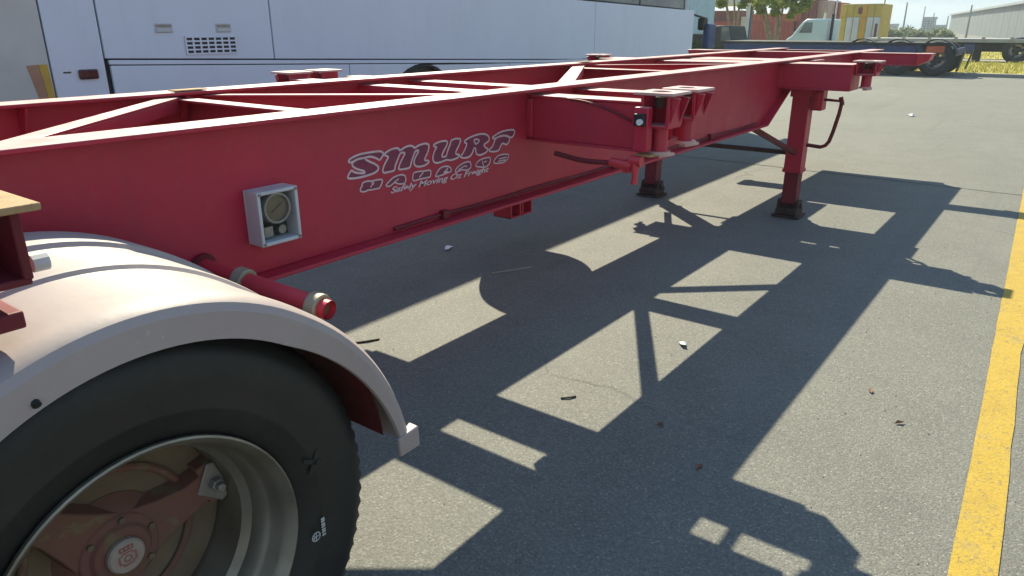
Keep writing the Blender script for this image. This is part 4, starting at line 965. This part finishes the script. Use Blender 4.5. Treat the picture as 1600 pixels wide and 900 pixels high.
# warehouse, tower, small block
H_ = 4.3; A_ = ypl(1487, 22, 100); v = ray(1487, 22); A_ = CC + v * ((H_ - CC.z) / v.z); v = ray(1601, 2); B_ = CC + v * ((H_ - CC.z) / v.z)
dirn = (B_ - A_); dirn.z = 0; Bx = A_ + dirn * 1.5; nrm = Vector((-dirn.y, dirn.x, 0)).normalized()
if nrm.y < 0: nrm = -nrm
WH = empty('warehouse', ((A_ + Bx) / 2).to_tuple()[:2] + (0,), 'large pale grey metal warehouse on the right horizon', 'warehouse')
nb = 26; mb = MB()
for i in range(nb):
    a = A_ + (Bx - A_) * (i / nb); b = A_ + (Bx - A_) * ((i + .9) / nb); c_ = b + nrm * .12; d_ = A_ + (Bx - A_) * ((i + 1) / nb)
    mb.add([(a.x, a.y, 0), (b.x, b.y, 0), (b.x, b.y, 4.0), (a.x, a.y, 4.0)], [(0, 1, 2, 3)])
    mb.add([(b.x, b.y, 0), (d_.x + nrm.x * .1, d_.y + nrm.y * .1, 0), (d_.x + nrm.x * .1, d_.y + nrm.y * .1, 4.0), (b.x, b.y, 4.0)], [(0, 1, 2, 3)])
e_ = A_ + nrm * 40
mb.add([(A_.x, A_.y, 0), (e_.x, e_.y, 0), (e_.x, e_.y, 4.0), (A_.x, A_.y, 4.0)], [(0, 1, 2, 3)])
mb.build('wall', 'warehouse_wall', WH)
mb = MB(); a0 = A_ - nrm * .5; b0 = Bx - nrm * .5; a1 = A_ + nrm * 20; b1 = Bx + nrm * 20
mb.add([(a0.x, a0.y, 4.0), (b0.x, b0.y, 4.0), (b1.x, b1.y, 4.4), (a1.x, a1.y, 4.4), (a0.x, a0.y, 4.3), (b0.x, b0.y, 4.3), (b1.x, b1.y, 4.8), (a1.x, a1.y, 4.8)], [(0, 1, 2, 3), (4, 5, 6, 7), (0, 1, 5, 4), (1, 2, 6, 5), (2, 3, 7, 6), (3, 0, 4, 7)])
mb.build('roof', 'warehouse_roof', WH)
def far_block(px0, px1, py, Y, mat, label, name='tower', cat='building'):
    a = ypl(px0, py, Y); b = ypl(px1, py, Y); e = empty(name, ((a.x + b.x) / 2, Y + 4, 0), label, cat)
    w = b.x - a.x
    slab(e, 'wall', mat, (a.x, Y, 0), (b.x, Y + w, a.z)); slab(e, 'parapet', 'warehouse_roof', (a.x - .15, Y - .15, a.z), (b.x + .15, Y + w + .15, a.z + .5))
    for i in range(3):
        for j in range(5):
            mb = MB(); mb.box((a.x + w * (.12 + i * .29), Y - .05, a.z * (.1 + j * .17)), (a.x + w * (.30 + i * .29), Y + .02, a.z * (.1 + j * .17) + a.z * .1)); mb.build('window', 'bus_glass', e)
    return e
far_block(1443, 1461, 30, 210, 'tower_wall', 'blue grey tower block above the far tree line', 'tower_block')
far_block(1461.5, 1476, 42, 230, 'warehouse_wall', 'low pale building beside the blue grey tower', 'low_building')
far_block(1390, 1402, 40, 240, 'tower_wall', 'small dark roofed building left of the blue grey tower', 'low_building')
# white shelter roof at upper left of the containers
p0 = ypl(1119, 8, 40); p1 = ypl(1170, 8, 40)
SH = empty('shelter', ((p0.x + p1.x) / 2, 41, 0), 'open white roofed shelter behind the tree with pale trunks', 'shelter')
slab(SH, 'roof', 'white_panel', (p0.x - 3, 40, p0.z), (p1.x, 43, p0.z + .35), .03)
for xx in (p0.x - 2.5, p1.x - .2):
    slab(SH, 'post', 'white_panel', (xx, 40.3, 0), (xx + .15, 40.45, p0.z))
# blue gantry leg with white board
p = ypl(1168, 40, 42)
GA = empty('gantry_post', (p.x, 42, 0), 'blue steel post with a white board in front of the red containers', 'post')
slab(GA, 'post', 'navy_paint', (p.x - .14, 42, 0), (p.x + .14, 42.3, pz(1168, 8, 42)), .02)
q = ypl(1161, 40, 41.9); slab(GA, 'board', 'white_panel', (q.x - .14, 41.9, pz(1161, 42, 41.9)), (q.x + .14, 41.95, pz(1161, 26, 41.9)), .01)
# poles
def pole(px, ptop, Y, r, mat, label, name='light_pole', arm=True, cat='pole', group='thin poles on the skyline'):
    p = ypl(px, ptop, Y); e = empty(name, (p.x, Y, 0), label, cat, group)
    mb = MB(); mb.tube([(p.x, Y, 0), (p.x, Y, p.z)], [r, r * .6], 8); mb.build('shaft', mat, e)
    if arm:
        mb = MB(); mb.tube([(p.x, Y, p.z - .1), (p.x + r * 9, Y, p.z + .1)], r * .4, 6); mb.box((p.x + r * 8, Y - r * 2, p.z + .02), (p.x + r * 16, Y + r * 2, p.z + .16)); mb.build('lamp_head', mat, e)
    return e
pole(1418, 4, 110, .13, 'pole_metal', 'tallest thin grey pole right of the yellow cabin', arm=False)
pole(1446, 10, 150, .12, 'pole_metal', 'thin pole rising just left above the blue grey tower', arm=False)
pole(1460, 20, 150, .11, 'pole_metal', 'short thin pole just right above the blue grey tower', arm=False)
pole(1482, 25, 110, .10, 'pole_metal', 'short pole left of the warehouse corner', arm=False)
pole(1519, 8, 70, .09, 'pole_metal', 'grey pole standing in front of the pale warehouse wall', arm=False)
pole(1384, -6, 47, .06, 'pole_metal', 'thin pole at the right edge of the yellow cabin', arm=False)
pole(1310, -8, 43, .06, 'white_panel', 'white pole at the left edge of the yellow cabin', arm=False)
pole(1290, 20, 34, .09, 'cream_paint', 'short cream post just behind the white truck cab', 'marker_post', False, 'post', None)

# trees
def tree(name, base, trunks, blobs, leaf, n, mat, label, cat='tree', group=None, seed=1):
    r_ = random.Random(seed); e = empty(name, base, label, cat, group)
    mb = MB()
    for pts, rr in trunks: mb.tube(pts, rr, 8)
    mb.build('trunk', 'bark', e)
    cr = MB()
    for i in range(n):
        c, rx, rz = r_.choice(blobs); 
        while True:
            v = Vector((r_.uniform(-1, 1), r_.uniform(-1, 1), r_.uniform(-1, 1)))
            if .25 < v.length < 1: break
        p = Vector(c) + Vector((v.x * rx, v.y * rx, v.z * rz)); s = leaf * r_.uniform(.6, 1.3)
        a = Vector((r_.gauss(0, 1), r_.gauss(0, 1), r_.gauss(0, .7))).normalized(); b = a.cross(Vector((r_.gauss(0, 1), r_.gauss(0, 1), r_.gauss(0, 1)))).normalized()
        cr.add([p - a * s, p + b * s * .45, p + a * s, p - b * s * .45], [(0, 1, 2, 3)])
    cr.build('crown', mat, e, sharp=180); return e
def fork_tree(px, Y, forks, blobs_px, leaf, n, mat, label, seed):
    b = ypl(px, 60, Y); base = Vector((b.x, Y, 0)); tr = []; bl = []
    for (qx, qy, r0) in forks:
        t_ = ypl(qx, qy, Y); mid = base.lerp(t_, .45) + Vector((.12, .1, 0)); tr.append(([tuple(base), tuple(mid), tuple(t_)], [r0, r0 * .75, r0 * .35]))
    for (qx, qy, rp) in blobs_px:
        c = ypl(qx, qy, Y + random.uniform(-.6, .6)); R_ = rp * Y / 1132 * 1.15; bl.append((tuple(c), R_, R_ * .75))
    return tree('tree', tuple(base), tr, bl, leaf, n, mat, label, 'tree', 'pale trunked trees in front of the containers', seed)
fork_tree(1143, 35, [(1134, 0, .13), (1155, 6, .12), (1147, -20, .09)], [(1130, -10, 14), (1150, -18, 16), (1168, -6, 10), (1126, 6, 7), (1160, 8, 5)], .15, 800, 'leaf_yellowgreen', 'pale tree with forked trunk nearest to the white coach', 3)
fork_tree(1206, 36, [(1196, 12, .13), (1216, 8, .13), (1225, 0, .10), (1185, 2, .09)], [(1186, 8, 9), (1200, 0, 12), (1216, 6, 10), (1230, 3, 11), (1244, 14, 9), (1256, 9, 8), (1262, 2, 8), (1212, 20, 6), (1200, -16, 20), (1232, -14, 18), (1250, -8, 14), (1236, 24, 5), (1178, -4, 10), (1190, 18, 5)], .15, 1500, 'leaf_yellowgreen', 'leafy yellow green tree with two pale trunks left of the truck cab', 5)
# shrub below the mirrors
b = ypl(1100, 72, 20.5); sr_ = []
tree('shrub', (b.x, 20.5, 0), [([(b.x, 20.5, 0), (b.x + .1, 20.5, .6)], .04), ([(b.x, 20.5, 0), (b.x - .3, 20.6, .7)], .03)], [((b.x - .2, 20.5, .7), .55, .5), ((b.x + .25, 20.6, .55), .45, .45), ((b.x - .5, 20.5, .5), .4, .4)], .09, 900, 'leaf_olive', 'olive shrub under the pale box truck', 'shrub', None, 8)
# far tree line, each crown its own tree
spots = [(1386, 47, 9, 'rounded green tree just right of the yellow cabin'), (1400, 49, 8, 'low green tree below the small dark roofed building'), (1417, 46, 11, 'bushy green tree at the foot of the tallest pole'), (1433, 49, 9, 'low green tree left of the tower foot'),
         (1448, 52, 7, 'small green tree in front of the tower'), (1464, 48, 9, 'green tree right of the tower foot'), (1478, 49, 8, 'green tree nearest to the warehouse corner'), (1374, 50, 8, 'green tree partly behind the yellow cabin')]
for i, (px, py, rp, lab) in enumerate(spots):
    Y = 95 + (i * 7) % 20; c = ypl(px, py, Y); R_ = rp * Y / 1132 * 1.0; z = max(R_ * .7, c.z - .35)
    tree('far_tree', (c.x, Y, 0), [([(c.x, Y, 0), (c.x, Y, z)], .12)], [((c.x, Y, z), R_, R_ * .8), ((c.x - R_ * .5, Y, z * .7), R_ * .7, R_ * .6), ((c.x + R_ * .6, Y, z * .75), R_ * .65, R_ * .55)], .32, 420, 'leaf_far', lab, 'tree', 'trees along the far horizon', 20 + i)

# far dark-windowed vehicle end left of the tree, mostly hidden
p = ypl(1134, 55, 30)
VN = empty('parked_van', (p.x, 31, 0), 'small dark van end beside the pale forked tree', 'van')
mb = MB(); mb.prism([(p.x - .5, .4), (p.x + .5, .4), (p.x + .5, .9), (p.x + .30, 1.0), (p.x + .12, pz(1140, 40, 30)), (p.x - .5, pz(1140, 40, 30))], 1, 30, 31.8); mb.build('body', 'chassis_dark', VN, .05)
mb = MB(); mb.prism([(p.x - .2, .98), (p.x + .24, 1.0), (p.x + .10, pz(1140, 42, 30)), (p.x - .2, pz(1140, 42, 30))], 1, 29.98, 30.02); mb.build('window', 'cab_glass', VN)
far_wheel(VN, p.x + .5, 29.98, .36, .2)

# ================================================================ LITTER
def scrap(name, x, y, pts, h, mat, label, cat, grp=None):
    mb = MB(); r_ = random.Random(int(x * 1000)); mb.prism([(x + a, y + b) for a, b in pts], 2, .0025, h); return tag(mb.build(name, mat), label, cat, grp)
def crumple(name, x, y, r, mat, label, cat):
    r_ = random.Random(int(abs(x) * 999)); mb = MB(); n = 9; vs = [(x, y, r * .8)]
    for i in range(n):
        a = 6.283 * i / n; q = r * r_.uniform(.5, 1.15); vs.append((x + q * math.cos(a), y + q * math.sin(a), .004 + r_.uniform(0, r * .5)))
    mb.add(vs, [(0, 1 + i, 1 + (i + 1) % n) for i in range(n)]); return tag(mb.build(name, mat, sharp=5), label, cat)
crumple('paper_scrap', 1.04, 2.744, .030, 'paper', 'crumpled white paper scrap in the sunlit triangle right of the diagonal shadow', 'litter')
crumple('paper_scrap', -1.058, 3.302, .04, 'paper', 'flat white scrap in the shade under the middle of the trailer', 'litter')
crumple('paper_scrap',   .139, 14.555, .07, 'paper', 'white scrap far out on the sunlit asphalt beyond the landing legs', 'litter')
def twig(x, y, a, L, w, label, mat='twig'):
    d = Vector((math.cos(a), math.sin(a))); mb = MB(); mb.tube([(x - d.x * L / 2, y - d.y * L / 2, .004), (x + .006, y - .004, .006), (x + d.x * L / 2, y + d.y * L / 2, .004)], w, 6)
    return tag(mb.build('twig', mat), label, 'twig')
twig(.871, 1.923, .9, .07, .004, 'short dark twig in the large sunlit patch between the rail shadows')
twig(-.388, 3.191, 1.1, .30, .006, 'long pale stick lying in the coach shadow', 'concrete')
twig(-.295, 1.81, 1.02, .13, .005, 'dark twig at the shadow edge beside the mudguard')
for i, (x, y, lab) in enumerate(((1.922, 2.78, 'curled dry leaf on the sunlit asphalt left of the yellow line'), (2.08, 2.55, 'brown dry leaf closest to the yellow line'), (1.30, 1.95, 'reddish dry leaf in the wide rail shadow'), (1.55, 1.76, 'dark leaf lying in the shadow near the lower right'))):
    mb = MB(); r_ = random.Random(i); a = r_.uniform(0, 6); c_, s_ = math.cos(a), math.sin(a)
    P_ = [(-.025, 0, .004), (0, .011, .012), (.026, 0, .006), (0, -.011, .010), (0, 0, .003)]
    mb.add([(x + q[0] * c_ - q[1] * s_, y + q[0] * s_ + q[1] * c_, q[2]) for q in P_], [(0, 1, 4), (1, 2, 4), (2, 3, 4), (3, 0, 4)])
    tag(mb.build('dry_leaf', 'dry_leaf'), lab, 'leaf')

# loose grit on the asphalt, too small and many to count
gr_ = MB(); r_ = random.Random(77)
for i in range(900):
    y = r_.uniform(.6, 12) ** 1.0; x = r_.uniform(-1.2, 3.2); q = r_.uniform(.0015, .0042) * (1 + y * .08)
    vs = [(x + q * r_.uniform(.7, 1.2) * math.cos(a), y + q * r_.uniform(.7, 1.2) * math.sin(a), .001) for a in (0, 1.57, 3.14, 4.71)] + [(x, y, .001 + q * .9)]
    gr_.add(vs, [(0, 1, 4), (1, 2, 4), (2, 3, 4), (3, 0, 4)])
tag(gr_.build('grit', 'concrete', sharp=10), kind='stuff')

# ================================================================ AIR
hz = bpy.data.materials.new('haze'); hz.use_nodes = True; hz.node_tree.nodes.clear()
pv = hz.node_tree.nodes.new('ShaderNodeVolumePrincipled'); ho = hz.node_tree.nodes.new('ShaderNodeOutputMaterial')
pv.inputs['Color'].default_value = (.84, .93, 1.0, 1); pv.inputs['Density'].default_value = .0010; pv.inputs['Anisotropy'].default_value = .3
hz.node_tree.links.new(pv.outputs[0], ho.inputs['Volume']); M['haze'] = hz
hb_ = MB(); hb_.box((-530, -210, -1.0), (530, 650, 16.0)); tag(hb_.build('haze', 'haze'), kind='stuff')
